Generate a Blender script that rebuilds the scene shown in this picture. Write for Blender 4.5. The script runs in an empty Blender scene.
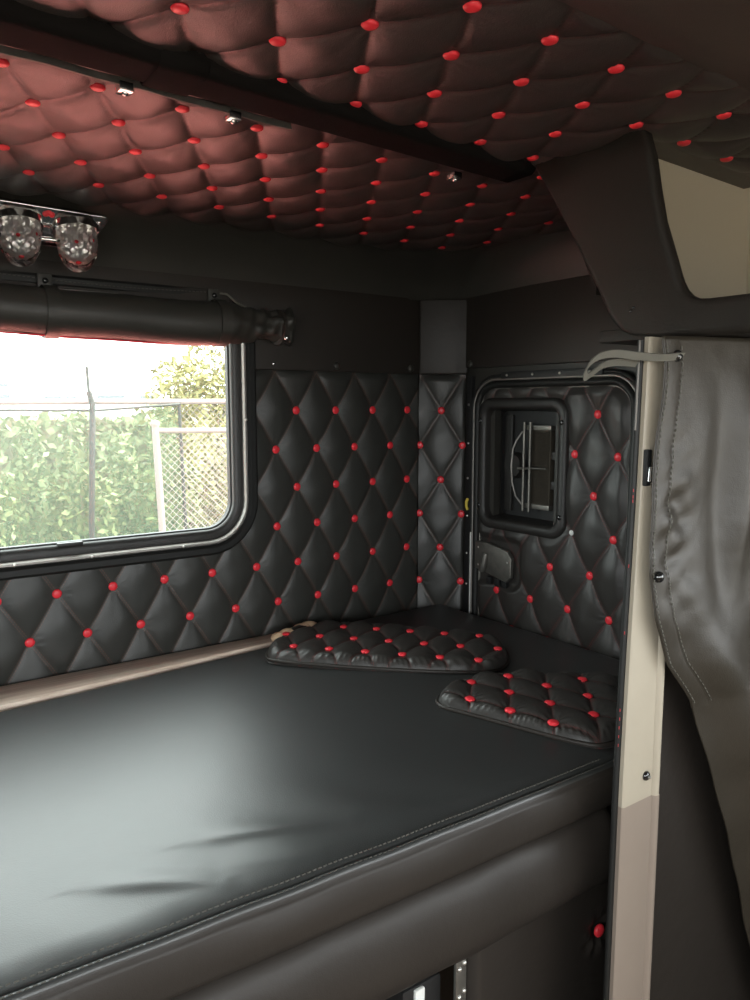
import bpy, bmesh, math, random
import numpy as np
from mathutils import Vector, Matrix
PI = math.pi
random.seed(4)
rng = np.random.default_rng(7)
sc = bpy.context.scene
col = sc.collection

# ------------------------------------------------------------------ materials
def new_mat(name):
    m = bpy.data.materials.new(name); m.use_nodes = True
    nt = m.node_tree; b = nt.nodes['Principled BSDF']
    return m, nt, b
def plain(name, c, rough=.5, metal=0., spec=.5, bump=0., scale=60., var=0., coat=0.):
    m, nt, b = new_mat(name)
    b.inputs['Base Color'].default_value = (*c, 1)
    b.inputs['Roughness'].default_value = rough
    b.inputs['Metallic'].default_value = metal
    b.inputs['Specular IOR Level'].default_value = spec
    b.inputs['Coat Weight'].default_value = coat
    if bump or var:
        tc = nt.nodes.new('ShaderNodeTexCoord')
        n = nt.nodes.new('ShaderNodeTexNoise'); n.inputs['Scale'].default_value = scale; n.inputs['Detail'].default_value = 4
        nt.links.new(tc.outputs['Object'], n.inputs['Vector'])
        if bump:
            bp = nt.nodes.new('ShaderNodeBump'); bp.inputs['Strength'].default_value = bump; bp.inputs['Distance'].default_value = .002
            nt.links.new(n.outputs['Fac'], bp.inputs['Height']); nt.links.new(bp.outputs['Normal'], b.inputs['Normal'])
        if var:
            mx = nt.nodes.new('ShaderNodeMix'); mx.data_type = 'RGBA'
            mx.inputs[6].default_value = (*[v*(1-var) for v in c], 1); mx.inputs[7].default_value = (*[min(1, v*(1+var)) for v in c], 1)
            nt.links.new(n.outputs['Fac'], mx.inputs[0]); nt.links.new(mx.outputs[2], b.inputs['Base Color'])
    return m
def leather(name, c, rough=.42, grain=.35, stitch=None, soft=.0, spec=.5):
    """black vinyl: pebble grain + slow undulation; stitch=(r,g,b) draws thread along the seams of the tufting UV"""
    m, nt, b = new_mat(name)
    N = nt.nodes.new; L = nt.links.new
    b.inputs['Roughness'].default_value = rough
    b.inputs['Specular IOR Level'].default_value = spec
    tc = N('ShaderNodeTexCoord')
    v = N('ShaderNodeTexVoronoi'); v.inputs['Scale'].default_value = 520
    n = N('ShaderNodeTexNoise'); n.inputs['Scale'].default_value = 9; n.inputs['Detail'].default_value = 5
    L(tc.outputs['Object'], v.inputs['Vector']); L(tc.outputs['Object'], n.inputs['Vector'])
    b1 = N('ShaderNodeBump'); b1.inputs['Strength'].default_value = grain; b1.inputs['Distance'].default_value = .0006
    b2 = N('ShaderNodeBump'); b2.inputs['Strength'].default_value = .35 + soft; b2.inputs['Distance'].default_value = .006
    L(v.outputs['Distance'], b1.inputs['Height']); L(n.outputs['Fac'], b2.inputs['Height'])
    L(b2.outputs['Normal'], b1.inputs['Normal']); L(b1.outputs['Normal'], b.inputs['Normal'])
    b.inputs['Base Color'].default_value = (*c, 1)
    if stitch:
        uv = N('ShaderNodeUVMap'); uv.uv_map = 'tuft'
        sp = N('ShaderNodeSeparateXYZ'); L(uv.outputs['UV'], sp.inputs[0])
        def math_(op, a, bb=None):
            k = N('ShaderNodeMath'); k.operation = op
            for i, x in enumerate((a, bb)):
                if x is None: continue
                if isinstance(x, (int, float)): k.inputs[i].default_value = x
                else: L(x, k.inputs[i])
            return k.outputs[0]
        def line(a, bb):
            d = math_('ABSOLUTE', math_('SUBTRACT', math_('FRACT', math_('ADD', a, .5)), .5))
            near = math_('LESS_THAN', math_('ABSOLUTE', math_('SUBTRACT', d, .024)), .0085)
            dash = math_('GREATER_THAN', math_('FRACT', math_('MULTIPLY', bb, 17.)), .3)
            return math_('MULTIPLY', near, dash)
        msk = math_('MAXIMUM', line(sp.outputs[0], sp.outputs[1]), line(sp.outputs[1], sp.outputs[0]))
        mx = N('ShaderNodeMix'); mx.data_type = 'RGBA'
        mx.inputs[6].default_value = (*c, 1); mx.inputs[7].default_value = (*stitch, 1)
        L(msk, mx.inputs[0]); L(mx.outputs[2], b.inputs['Base Color'])
    return m

M = {}
M['tuft'] = leather('tufted_vinyl', (.034, .034, .030), .43, .3, stitch=(.10, .05, .035))
M['tuft_red'] = leather('tufted_vinyl_red_thread', (.032, .029, .026), .43, .3, stitch=(.10, .028, .025))
M['tuft_ceil'] = leather('tufted_ceiling_vinyl', (.036, .028, .025), .43, .3, stitch=(.05, .022, .018))
M['vinyl'] = leather('smooth_vinyl', (.032, .030, .025), .46, .35)
M['vinyl_soft'] = leather('padded_vinyl', (.024, .0195, .016), .52, .2, soft=.2, spec=.4)
M['bed'] = leather('bed_vinyl', (.030, .031, .030), .41, .25, soft=-.2, spec=.8)
M['rail'] = leather('rail_vinyl', (.007, .006, .0055), .8, .3, spec=.05)
M['curtain'] = leather('curtain_vinyl', (.029, .0235, .0165), .46, .3, soft=.4)
M['head'] = leather('headliner_vinyl', (.050, .038, .032), .6, .3)
M['red'] = plain('red_button_vinyl', (.80, .035, .05), .38, bump=.1, scale=400)
M['plastic'] = plain('black_moulded_plastic', (.022, .020, .018), .42, bump=.35, scale=500)
M['plastic_dark'] = plain('black_matte_plastic', (.012, .012, .012), .5, bump=.3, scale=400)
M['trim_mould'] = plain('charcoal_moulding', (.017, .0135, .0105), .6, spec=.35, bump=.25, scale=350)
M['rubber'] = plain('black_rubber', (.014, .014, .013), .5, spec=.3)
M['alu'] = plain('dull_aluminium', (.30, .28, .26), .5, metal=.9, bump=.1, scale=90)
M['chrome'] = plain('chrome', (.85, .85, .84), .12, metal=1.)
M['reflector'] = plain('silvered_reflector', (.9, .86, .84), .32, metal=.85)
M['steel'] = plain('worn_steel', (.20, .19, .17), .45, metal=.8, bump=.4, scale=40, var=.4)
M['beige'] = plain('beige_paint', (.36, .315, .245), .42, bump=.08, scale=30, var=.04)
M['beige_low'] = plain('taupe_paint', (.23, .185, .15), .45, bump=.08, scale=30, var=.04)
M['beige_plastic'] = plain('beige_cubby_plastic', (.40, .345, .255), .55, bump=.15, scale=300)
M['wood'] = None
M['tan_trim'] = plain('tan_dash_trim', (.34, .25, .17), .6, bump=.2, scale=200)
M['screw'] = plain('bright_screw', (.75, .73, .68), .3, metal=.9)
M['snap'] = plain('black_snap', (.01, .01, .01), .12, spec=.8)
M['strap'] = plain('grey_elastic_webbing', (.12, .115, .095), .7, bump=.6, scale=700)
M['tan'] = plain('tan_foam_backing', (.80, .56, .36), .6, bump=.3, scale=120, var=.12)
M['yellow'] = plain('yellow_wire', (.7, .55, .08), .5)
M['tread'] = plain('thread_grey', (.06, .055, .045), .7)
M['tread_red'] = plain('thread_red', (.42, .03, .035), .7)
M['redhem'] = plain('red_hem', (.65, .03, .05), .6)
M['white'] = plain('white_label', (.8, .8, .76), .5)
M['mesh'] = plain('bronze_wire_mesh', (.055, .045, .032), .6, metal=.2, bump=1., scale=900)
M['floor'] = plain('brown_floor_mat', (.12, .085, .06), .8, bump=.6, scale=80)
M['red_bounce'] = plain('bounce_red', (.78, .20, .17), .45)  # surface of the added block that tints the ceiling light red
def wood_mat():
    m, nt, b = new_mat('light_wood_laminate'); N = nt.nodes.new; L = nt.links.new
    tc = N('ShaderNodeTexCoord'); mp = N('ShaderNodeMapping'); mp.inputs['Scale'].default_value = (3, 60, 60)
    n = N('ShaderNodeTexNoise'); n.inputs['Scale'].default_value = 2.; n.inputs['Detail'].default_value = 6
    L(tc.outputs['Object'], mp.inputs[0]); L(mp.outputs[0], n.inputs['Vector'])
    cr = N('ShaderNodeValToRGB'); cr.color_ramp.elements[0].position = .35; cr.color_ramp.elements[0].color = (.62, .47, .37, 1)
    cr.color_ramp.elements[1].position = .7; cr.color_ramp.elements[1].color = (.82, .68, .56, 1)
    L(n.outputs['Fac'], cr.inputs[0]); L(cr.outputs[0], b.inputs['Base Color']); b.inputs['Roughness'].default_value = .45
    return m
M['wood'] = wood_mat()
def glass_mat():
    m = bpy.data.materials.new('window_glass'); m.use_nodes = True; nt = m.node_tree; nt.nodes.clear()
    N = nt.nodes.new; L = nt.links.new
    o = N('ShaderNodeOutputMaterial'); t = N('ShaderNodeBsdfTransparent'); t.inputs[0].default_value = (.92, .95, .93, 1)
    g = N('ShaderNodeBsdfGlossy'); g.inputs['Roughness'].default_value = .2
    d = N('ShaderNodeBsdfTranslucent'); d.inputs[0].default_value = (.8, .85, .8, 1)
    m1 = N('ShaderNodeMixShader'); m1.inputs[0].default_value = .010; L(t.outputs[0], m1.inputs[1]); L(g.outputs[0], m1.inputs[2])
    m2 = N('ShaderNodeMixShader'); m2.inputs[0].default_value = .015; L(m1.outputs[0], m2.inputs[1]); L(d.outputs[0], m2.inputs[2])
    L(m2.outputs[0], o.inputs[0]); return m
M['glass'] = glass_mat()
def clear_mat():
    m, nt, b = new_mat('clear_lens'); b.inputs['Transmission Weight'].default_value = 1; b.inputs['Roughness'].default_value = .03
    b.inputs['IOR'].default_value = 1.35; return m
M['lens'] = clear_mat()
def screen_mat():
    m = bpy.data.materials.new('green_windscreen_mesh'); m.use_nodes = True; nt = m.node_tree; nt.nodes.clear()
    N = nt.nodes.new; L = nt.links.new
    o = N('ShaderNodeOutputMaterial'); t = N('ShaderNodeBsdfTransparent')
    d = N('ShaderNodeBsdfDiffuse'); d.inputs[0].default_value = (.07, .105, .07, 1)
    m1 = N('ShaderNodeMixShader'); m1.inputs[0].default_value = .42; L(t.outputs[0], m1.inputs[1]); L(d.outputs[0], m1.inputs[2])
    L(m1.outputs[0], o.inputs[0]); return m
M['screen'] = screen_mat()
M['leaf'] = plain('yellow_green_leaf', (.10, .12, .04), .6, var=.8, scale=3)
M['leaf2'] = plain('pale_leaf', (.16, .15, .045), .6, var=.7, scale=3)
M['leaf3'] = plain('distant_leaf', (.19, .21, .11), .7, var=.5, scale=2)
M['ground'] = plain('pale_gravel', (.25, .23, .20), .9, bump=.5, scale=20, var=.2)
M['galv'] = plain('galvanised_steel', (.16, .135, .125), .6)
M['darkpole'] = plain('dark_pole', (.012, .015, .012), .6)
M['bwall'] = plain('white_building_paint', (.85, .85, .82), .8)
M['bwin'] = plain('building_window_glass', (.06, .07, .08), .2)
M['bark'] = plain('bark', (.18, .13, .09), .9, bump=.5, scale=30)

# ------------------------------------------------------------------ builders
def empty(name, loc, label=None, cat=None, group=None, kind=None):
    o = bpy.data.objects.new(name, None); col.objects.link(o); o.location = loc; o.empty_display_size = .05
    tag(o, label, cat, group, kind); return o
def tag(o, label=None, cat=None, group=None, kind=None):
    if label: o['label'] = label
    if cat: o['category'] = cat
    if group: o['group'] = group
    if kind: o['kind'] = kind
    return o
def wloc(o):
    v = Vector((0, 0, 0))
    while o: v += o.location; o = o.parent
    return v
def link(name, me, mat, parent=None, origin=None):
    """verts of me are in world coordinates; keep them there"""
    o = bpy.data.objects.new(name, me); col.objects.link(o)
    if mat: me.materials.append(mat)
    base = wloc(parent) if parent else Vector((0, 0, 0))
    org = Vector(origin) if origin is not None else (base if parent else Vector((0, 0, 0)))
    me.transform(Matrix.Translation(-org))
    if parent: o.parent = parent
    o.location = org - base
    return o
def mesh_from(V, Fc, name='m', smooth=True):
    me = bpy.data.meshes.new(name); me.from_pydata([tuple(map(float, v)) for v in V], [], [tuple(map(int, f)) for f in Fc])
    if smooth: me.polygons.foreach_set('use_smooth', [True]*len(me.polygons))
    me.update(); return me
class MB:
    def __init__(s): s.V = []; s.F = []; s.sm = []
    def add(s, V, Fc, smooth=False):
        k = len(s.V); s.V += [tuple(v) for v in V]; s.F += [tuple(i+k for i in f) for f in Fc]; s.sm += [smooth]*len(Fc); return s
    def bm(s, bm_, smooth=False):
        bm_.verts.index_update()
        s.add([tuple(v.co) for v in bm_.verts], [[v.index for v in f.verts] for f in bm_.faces], smooth); bm_.free(); return s
    def box(s, x0, x1, y0, y1, z0, z1, bev=0., seg=2):
        b = bmesh.new(); bmesh.ops.create_cube(b, size=1)
        for v in b.verts: v.co = Vector(((x0+x1)/2+v.co.x*(x1-x0), (y0+y1)/2+v.co.y*(y1-y0), (z0+z1)/2+v.co.z*(z1-z0)))
        if bev: bmesh.ops.bevel(b, geom=b.edges[:], offset=bev, segments=seg, affect='EDGES', profile=.6)
        return s.bm(b, bool(bev))
    def tube(s, pts, r, n=10, closed=False, flat=None):
        pts = [Vector(p) for p in pts]; m = len(pts)
        rs = r if isinstance(r, (list, tuple)) else [r]*m
        V = []; Fc = []; prev = None
        for i, p in enumerate(pts):
            a = pts[(i-1) % m] if (closed or i > 0) else p; b_ = pts[(i+1) % m] if (closed or i < m-1) else p
            t = (b_-a).normalized()
            if prev is None:
                u = t.orthogonal().normalized()
                if flat is not None: u = (Vector(flat) - Vector(flat).dot(t)*t).normalized()
            else: u = (prev - prev.dot(t)*t).normalized()
            if flat is not None:
                q = Vector(flat) - Vector(flat).dot(t)*t
                if q.length > 1e-4: u = q.normalized()
            prev = u; w = t.cross(u)
            for k in range(n):
                a_ = 2*PI*k/n
                V.append(p + (u*math.cos(a_) + w*math.sin(a_))*rs[i])
        rings = m if closed else m-1
        for i in range(rings):
            for k in range(n):
                a0 = i*n+k; a1 = i*n+(k+1) % n; j = (i+1) % m
                Fc.append((a0, a1, j*n+(k+1) % n, j*n+k))
        if not closed: Fc.append(tuple(range(n-1, -1, -1))); Fc.append(tuple((m-1)*n+k for k in range(n)))
        return s.add(V, Fc, True)
    def ribbon(s, pts, wdir, w, th, nrm=None):
        """flat band: centre pts, width vector direction wdir, width w, thickness th"""
        pts = [Vector(p) for p in pts]; wd = Vector(wdir).normalized(); V = []; m = len(pts)
        for i, p in enumerate(pts):
            t = (pts[min(i+1, m-1)]-pts[max(i-1, 0)]).normalized(); nn = t.cross(wd).normalized()
            for a, c in ((-1, -1), (1, -1), (1, 1), (-1, 1)): V.append(p + wd*a*w/2 + nn*c*th/2)
        Fc = [(i*4+k, i*4+(k+1) % 4, i*4+4+(k+1) % 4, i*4+4+k) for i in range(m-1) for k in range(4)]
        Fc += [(3, 2, 1, 0), tuple(m*4-4+k for k in range(4))]
        return s.add(V, Fc, False)
    def dome(s, c, n_, r, h, seg=16, rings=5):
        c = Vector(c); n_ = Vector(n_).normalized(); u = n_.orthogonal().normalized(); w = n_.cross(u)
        V = [c - n_*h*.5 + (u*math.cos(2*PI*k/seg)+w*math.sin(2*PI*k/seg))*r*.9 for k in range(seg)]; Fc = []
        for i in range(rings):
            a = PI/2*i/rings
            for k in range(seg): V.append(c + (u*math.cos(2*PI*k/seg)+w*math.sin(2*PI*k/seg))*r*math.cos(a) + n_*h*math.sin(a))
        V.append(c+n_*h)
        for i in range(rings):
            for k in range(seg): Fc.append((i*seg+k, i*seg+(k+1) % seg, (i+1)*seg+(k+1) % seg, (i+1)*seg+k))
        for k in range(seg): Fc.append((rings*seg+k, rings*seg+(k+1) % seg, len(V)-1))
        return s.add(V, Fc, True)
    def prism(s, poly, d, bev=0.):
        """poly: planar 3d loop, extruded by vector d, edges bevelled"""
        b = bmesh.new(); vs = [b.verts.new(p) for p in poly]; f = b.faces.new(vs)
        r = bmesh.ops.extrude_face_region(b, geom=[f])
        bmesh.ops.translate(b, verts=[v for v in r['geom'] if isinstance(v, bmesh.types.BMVert)], vec=Vector(d))
        bmesh.ops.recalc_face_normals(b, faces=b.faces[:])
        if bev:
            es = [e for e in b.edges if len(e.link_faces) == 2 and e.calc_face_angle(0) > .6]
            bmesh.ops.bevel(b, geom=es, offset=bev, segments=3, affect='EDGES', profile=.5)
        return s.bm(b, bool(bev))
    def build(s, name, mat, parent=None, origin=None):
        me = bpy.data.meshes.new(name); me.from_pydata(s.V, [], s.F)
        me.polygons.foreach_set('use_smooth', s.sm); me.update()
        try: me.set_sharp_from_angle(angle=math.radians(50))
        except Exception: pass
        return link(name, me, mat, parent, origin)

def rrect(c, e1, e2, w, h, r, n=8, rr=None):
    """rounded rectangle loop in the plane of e1,e2; corner radii rr = (++,-+,--,+-)"""
    c = Vector(c); e1 = Vector(e1); e2 = Vector(e2); P = []
    rr = rr or (r,)*4
    for q, (sx, sy, a0) in enumerate(((1, 1, 0), (-1, 1, PI/2), (-1, -1, PI), (1, -1, 1.5*PI))):
        R = rr[q]
        for k in range(n+1):
            a = a0+PI/2*k/n
            P.append(c + e1*(sx*(w/2-R)+R*math.cos(a)) + e2*(sy*(h/2-R)+R*math.sin(a)))
    return P
def ring_sweep(loops, closed_profile=True):
    """skin a list of equal-length loops (a frame cross-section)"""
    n = len(loops[0]); m = len(loops); V = [p for L_ in loops for p in L_]; Fc = []
    for i in range(m if closed_profile else m-1):
        j = (i+1) % m
        for k in range(n): Fc.append((i*n+k, i*n+(k+1) % n, j*n+(k+1) % n, j*n+k))
    return V, Fc
def fix_normals(me):
    b = bmesh.new(); b.from_mesh(me); bmesh.ops.recalc_face_normals(b, faces=b.faces[:]); b.to_mesh(me); b.free()

def tuft(name, O, e1, e2, n_, s0, s1, t0, t1, o2, d1, d2, H, step, mat, parent, mask=None, env=None, warp=None, wr=.0012):
    """quilted sheet. lattice: seams run along d1 and d2 from o2 in (s,t); returns object and list of button points"""
    O = np.array(O, float); e1 = np.array(e1, float); e2 = np.array(e2, float); n_ = np.array(n_, float)
    ns = max(2, int(round((s1-s0)/step))+1); nt_ = max(2, int(round((t1-t0)/step))+1)
    S, T = np.meshgrid(np.linspace(s0, s1, ns), np.linspace(t0, t1, nt_), indexing='ij')
    Mi = np.linalg.inv(np.array([[d1[0], d2[0]], [d1[1], d2[1]]], float))
    def ab(s, t): return Mi[0, 0]*(s-o2[0])+Mi[0, 1]*(t-o2[1]), Mi[1, 0]*(s-o2[0])+Mi[1, 1]*(t-o2[1])
    A, B = ab(S, T)
    sa = np.abs(np.sin(PI*A)); sb = np.abs(np.sin(PI*B))
    h = H*((sa*sb)**.45*1.0 + .32*np.maximum(sa, sb)**.8)
    ra = A-np.round(A); rb = B-np.round(B)
    ds = d1[0]*ra+d2[0]*rb; dt = d1[1]*ra+d2[1]*rb
    r = np.hypot(ds, dt); th = np.arctan2(dt, ds)
    hs = np.sin(np.round(A)*12.9898+np.round(B)*78.233)*43758.5453; hs = hs-np.floor(hs)
    h += wr*np.sin((9+4*hs)*th+6*hs)*np.exp(-((r-.019)/.010)**2)
    h += wr*.8*(np.sin(S*47+T*23+hs*0)+np.sin(S*-31+T*61)) * (sa*sb)**.6
    if env is not None: h = env(S, T, h)
    P = O + S[..., None]*e1 + T[..., None]*e2 + h[..., None]*n_
    if warp is not None: P = warp(P, S, T)
    V = P.reshape(-1, 3)
    i, j = np.meshgrid(np.arange(ns-1), np.arange(nt_-1), indexing='ij')
    a = (i*nt_+j).ravel(); Fc = np.stack([a, a+nt_, a+nt_+1, a+1], 1)
    if np.dot(np.cross(e1, e2), n_) < 0: Fc = Fc[:, ::-1]
    if mask is not None:
        keepv = mask(S, T).ravel(); Fc = Fc[keepv[Fc].all(1)]
    used = np.unique(Fc); remap = -np.ones(len(V), int); remap[used] = np.arange(len(used))
    Fc = remap[Fc]; V = V[used]; Au = A.ravel()[used]; Bu = B.ravel()[used]
    me = bpy.data.meshes.new(name)
    me.vertices.add(len(V)); me.vertices.foreach_set('co', V.ravel())
    me.loops.add(len(Fc)*4); me.loops.foreach_set('vertex_index', Fc.ravel())
    me.polygons.add(len(Fc)); me.polygons.foreach_set('loop_start', np.arange(len(Fc))*4)
    me.polygons.foreach_set('loop_total', np.full(len(Fc), 4)); me.polygons.foreach_set('use_smooth', [True]*len(Fc))
    uv = me.uv_layers.new(name='tuft'); uv.data.foreach_set('uv', np.stack([Au[Fc.ravel()], Bu[Fc.ravel()]], 1).ravel())
    me.update(); me.validate()
    o = link(name, me, mat, parent)
    return o
BUT = {}
def button_mesh(r):
    if r not in BUT:
        b = MB(); seg = 18
        prof = [(.86, -.25), (1.0, -.05), (1.0, .12), (.88, .30), (.6, .42), (.3, .47)]
        V = []; Fc = []
        for pr, pz in prof:
            for k in range(seg): V.append((r*pr*math.cos(2*PI*k/seg), r*pr*math.sin(2*PI*k/seg), r*pz))
        V.append((0, 0, r*.48))
        for i in range(len(prof)-1):
            for k in range(seg): Fc.append((i*seg+k, i*seg+(k+1) % seg, (i+1)*seg+(k+1) % seg, (i+1)*seg+k))
        for k in range(seg): Fc.append(((len(prof)-1)*seg+k, (len(prof)-1)*seg+(k+1) % seg, len(V)-1))
        me = mesh_from(V, Fc, 'button'); me.materials.append(M['red']); BUT[r] = me
    return BUT[r]
def button(parent, p, n_, r=.0105, lift=.004):
    o = bpy.data.objects.new('button', button_mesh(r)); col.objects.link(o); o.parent = parent
    n_ = Vector(n_).normalized(); o.location = Vector(p)+n_*lift-wloc(parent)
    o.rotation_euler = n_.to_track_quat('Z', 'Y').to_euler(); return o
def inside(poly, x, y):
    x = np.asarray(x); y = np.asarray(y); c = np.zeros(x.shape, bool); n = len(poly)
    for i in range(n):
        x0, y0 = poly[i]; x1, y1 = poly[(i+1) % n]
        t = ((y0 > y) != (y1 > y)) & (x < (x1-x0)*(y-y0)/(y1-y0+1e-12)+x0); c ^= t
    return c
def pdist(poly, x, y):
    d = np.full(np.shape(x), 9.); n = len(poly)
    for i in range(n):
        ax, ay = poly[i]; bx, by = poly[(i+1) % n]; L2 = (bx-ax)**2+(by-ay)**2+1e-12
        t = np.clip(((x-ax)*(bx-ax)+(y-ay)*(by-ay))/L2, 0, 1)
        d = np.minimum(d, np.hypot(x-ax-t*(bx-ax), y-ay-t*(by-ay)))
    return d
def round_poly(poly, it=3):
    P = [tuple(p) for p in poly]
    for _ in range(it):
        Q = []
        for i in range(len(P)):
            a = P[i]; b = P[(i+1) % len(P)]
            Q += [(a[0]*.75+b[0]*.25, a[1]*.75+b[1]*.25), (a[0]*.25+b[0]*.75, a[1]*.25+b[1]*.75)]
        P = Q
    return P
def rr_mask(cx, cy, w, h, r):
    def f(x, y):
        dx = np.abs(x-cx)-(w/2-r); dy = np.abs(y-cy)-(h/2-r)
        return (np.hypot(np.maximum(dx, 0), np.maximum(dy, 0))+np.minimum(np.maximum(dx, dy), 0)-r)
    return f

# ------------------------------------------------------------------ setting: shell of the cab
XR, XL, YB, YF = 1.66, -.75, 1.93, -1.35
WX0, WX1, WZ0, WZ1 = -.10, .903, 1.165, 1.73       # glass opening of the sleeper window
def struct(o): o['kind'] = 'structure'; return o
struct(MB().box(XL-.1, XR+.15, YF-.05, 2.05, -.05, 0).build('floor', M['floor']))
wb = MB()
wb.box(XL-.05, WX0-0.055, 1.955, 2.05, 0, 2.1); wb.box(WX1+0.055, XR+.15, 1.955, 2.05, 0, 2.1)
wb.box(WX0-0.055, WX1+0.055, 1.955, 2.05, 0, WZ0-0.055); wb.box(WX0-0.055, WX1+0.055, 1.955, 2.05, WZ1+0.055, 2.1)
struct(wb.build('wall_back', M['vinyl']))
# right wall with the hole of the access door's vent recess and the cab side window
wr_ = MB()
wr_.box(XR+.006, XR+.03, 1.70, 1.955, 0, 2.0); wr_.box(XR+.006, XR+.03, .35, 1.46, 0, 2.0)
wr_.box(XR+.006, XR+.03, 1.46, 1.70, 0, 1.155); wr_.box(XR+.006, XR+.03, 1.46, 1.70, 1.495, 2.0)
wr_.box(XR+.10, XR+.13, .35, 1.98, 0, 2.08)
wr_.box(XR+.006, XR+.13, YF, .35, 0, 1.0); wr_.box(XR+.006, XR+.13, YF, .35, 1.55, 2.08); wr_.box(XR+.006, XR+.13, YF, -1.15, 1.0, 1.8)
wr_.box(XR+.006, XR+.13, .25, .37, 1.0, 1.8)
struct(wr_.build('wall_right', M['vinyl']))
wl = MB()
wl.box(XL-.05, XL, .35, 1.97, 0, 2.08); wl.box(XL-.05, XL, YF, .35, 0, .95); wl.box(XL-.05, XL, YF, .35, 1.8, 2.08); wl.box(XL-.05, XL, YF, -1.15, .95, 1.8)
struct(wl.build('wall_left', M['vinyl']))
wf = MB()
wf.box(XL, XR, YF-.05, YF, 0, 1.15); wf.box(XL, XR, YF-.05, YF, 1.68, 2.08)
struct(wf.build('wall_front', M['tan_trim']))
struct(MB().box(XL-.05, XR+.15, YF-.05, 2.05, 2.06, 2.12).build('ceiling', M['vinyl']))
# smooth headliner in front of the tufted part of the roof
hl = []
for i in range(41):
    x = XL+.02+(XR-XL-.02)*i/40
    for (y, z) in ((.668, 2.0), (.662, 1.972), (.650, 1.962), (.60, 1.955), (.3, 1.955), (-.4, 1.96), (YF, 1.90)):
        hl.append((x, y, z-.012*(x-.7)))
m7 = 7
hf = [(i*m7+k, (i+1)*m7+k, (i+1)*m7+k+1, i*m7+k+1) for i in range(40) for k in range(m7-1)]
me = mesh_from(hl, hf, 'headliner'); struct(link('trim_1', me, M['head']))['label'] = 'smooth brown headliner of the cab roof'

# ------------------------------------------------------------------ tufted back wall panel
pw = empty('tufted_wall_panel', (.7, 1.95, .84), 'large black diamond-tufted panel with red buttons around the sleeper window', 'wall panel')
bx0, bz0, ba, bb = .368, .936, .067, .1096
win_out = rr_mask((WX0+WX1)/2, (WZ0+WZ1)/2, WX1-WX0+.12, WZ1-WZ0+.12, .12)
def back_mask(S, T): return win_out(S, T) > -.012
def back_env(S, T, h):
    e = np.clip((1.596-T)/.02, 0, 1)**.5*np.clip((1.556-S)/.008, 0, 1)**.5
    return h*e
tuft('padding', (0, 1.935, 0), (1, 0, 0), (0, 0, 1), (0, -1, 0), XL+.01, 1.556, .80, 1.600, (bx0, bz0), (ba, bb), (ba, -bb), .012, .0052, M['tuft'], pw, back_mask, back_env)
for k in range(0, 6):
    z = bz0+bb*k
    for n in range(-9, 12):
        x = bx0+2*ba*n+(ba if k % 2 else 0)
        if x < -.3 or x > 1.53: continue
        if win_out(np.array(x), np.array(z)) < .012: continue
        button(pw, (x, 1.935, z), (0, -1, 0), .0115)
# chamfer panel in the corner
cs = Vector((1.556, 1.93, 0)); ce = Vector((1.66, 1.826, 0)); e1 = (ce-cs).normalized(); clen = (ce-cs).length; cn = Vector((-e1.y, e1.x, 0))*-1
if cn.y > 0: cn = -cn
pc = empty('tufted_corner_panel', (1.61, 1.88, .84), 'narrow black diamond-tufted panel with red buttons in the corner, below the plain pad', 'wall panel')
def ch_env(S, T, h): return h*np.clip((clen-S)/.006, 0, 1)**.5*np.clip((1.592-T)/.02, 0, 1)**.5
tuft('padding', tuple(cs), tuple(e1), (0, 0, 1), tuple(cn), 0, clen, .80, 1.596, (.003, .932), (.0675, .110), (.0675, -.110), .012, .0045, M['tuft'], pc, None, ch_env)
for k in range(0, 6):
    for s in ((.003, .138) if k % 2 == 0 else (.0705,)):
        button(pc, Vector((*(cs+e1*s).xy, .932+.110*k)), cn, .0115, .005)
cpad = MB()
b = bmesh.new()
cc = cs+e1*(clen/2+.004)
w2 = clen/2+.004
poly = [(-w2, 1.594), (w2, 1.594), (w2, 1.825), (-w2, 1.825)]
cpad.prism([Vector((*(cc+e1*p[0]).xy, p[1]))+cn*.002 for p in poly], cn*.020, .006)
tag(cpad.build('corner_pad', M['vinyl_soft']), 'plain smooth black vinyl pad at the top of the tufted corner strip', 'pad')

# header above the panel, cove and its upper seam
hd = empty('header_panel', (.6, 1.95, 1.6), 'plain black vinyl header strip above the tufted back panel, behind the rolled shade', 'header panel')
hb = MB().prism([Vector((x, 1.952, z)) for x, z in ((XL+.01, 1.835), (1.556, 1.835), (1.556, 1.596), (WX1+.03, 1.596), (WX1+.03, WZ1+.03), (XL+.01, WZ1+.03))], (0, -.030, 0), .003); hb.build('board', M['vinyl_soft'], hd)
for x, z, c_ in ((1.238, 1.613, 0), (1.513, 1.612, 0)):
    q = MB().dome((x, 1.921, z), (0, -1, 0), .0115, .007); q.build('button', M['vinyl'], hd, (x, 1.921, z))
q = MB().dome((1.031, 1.921, 1.613), (0, -1, 0), .006, .004); tag(q.build('snap', M['chrome'], hd, (1.031, 1.921, 1.613)), 'small chrome snap')
hs2 = MB().box(XR-.016, XR+.004, .95, 1.83, 1.612, 1.835, .005)
tag(hs2.build('side_header_panel', M['vinyl_soft']), 'plain black vinyl header strip above the small access door', 'header panel')
q = MB().dome((XR-.017, 1.79, 1.625), (-1, 0, 0), .011, .006)
tag(q.build('dark_button', M['vinyl']), 'black vinyl covered button between the corner pad and the access door', 'button')
up = [(XL, 1.79, 1.948), (1.15, 1.785, 1.942), (1.36, 1.745, 1.940), (1.46, 1.69, 1.940), (1.53, 1.58, 1.944), (1.565, 1.42, 1.951), (1.585, 1.2, 1.958), (1.60, .95, 1.962)]
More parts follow.
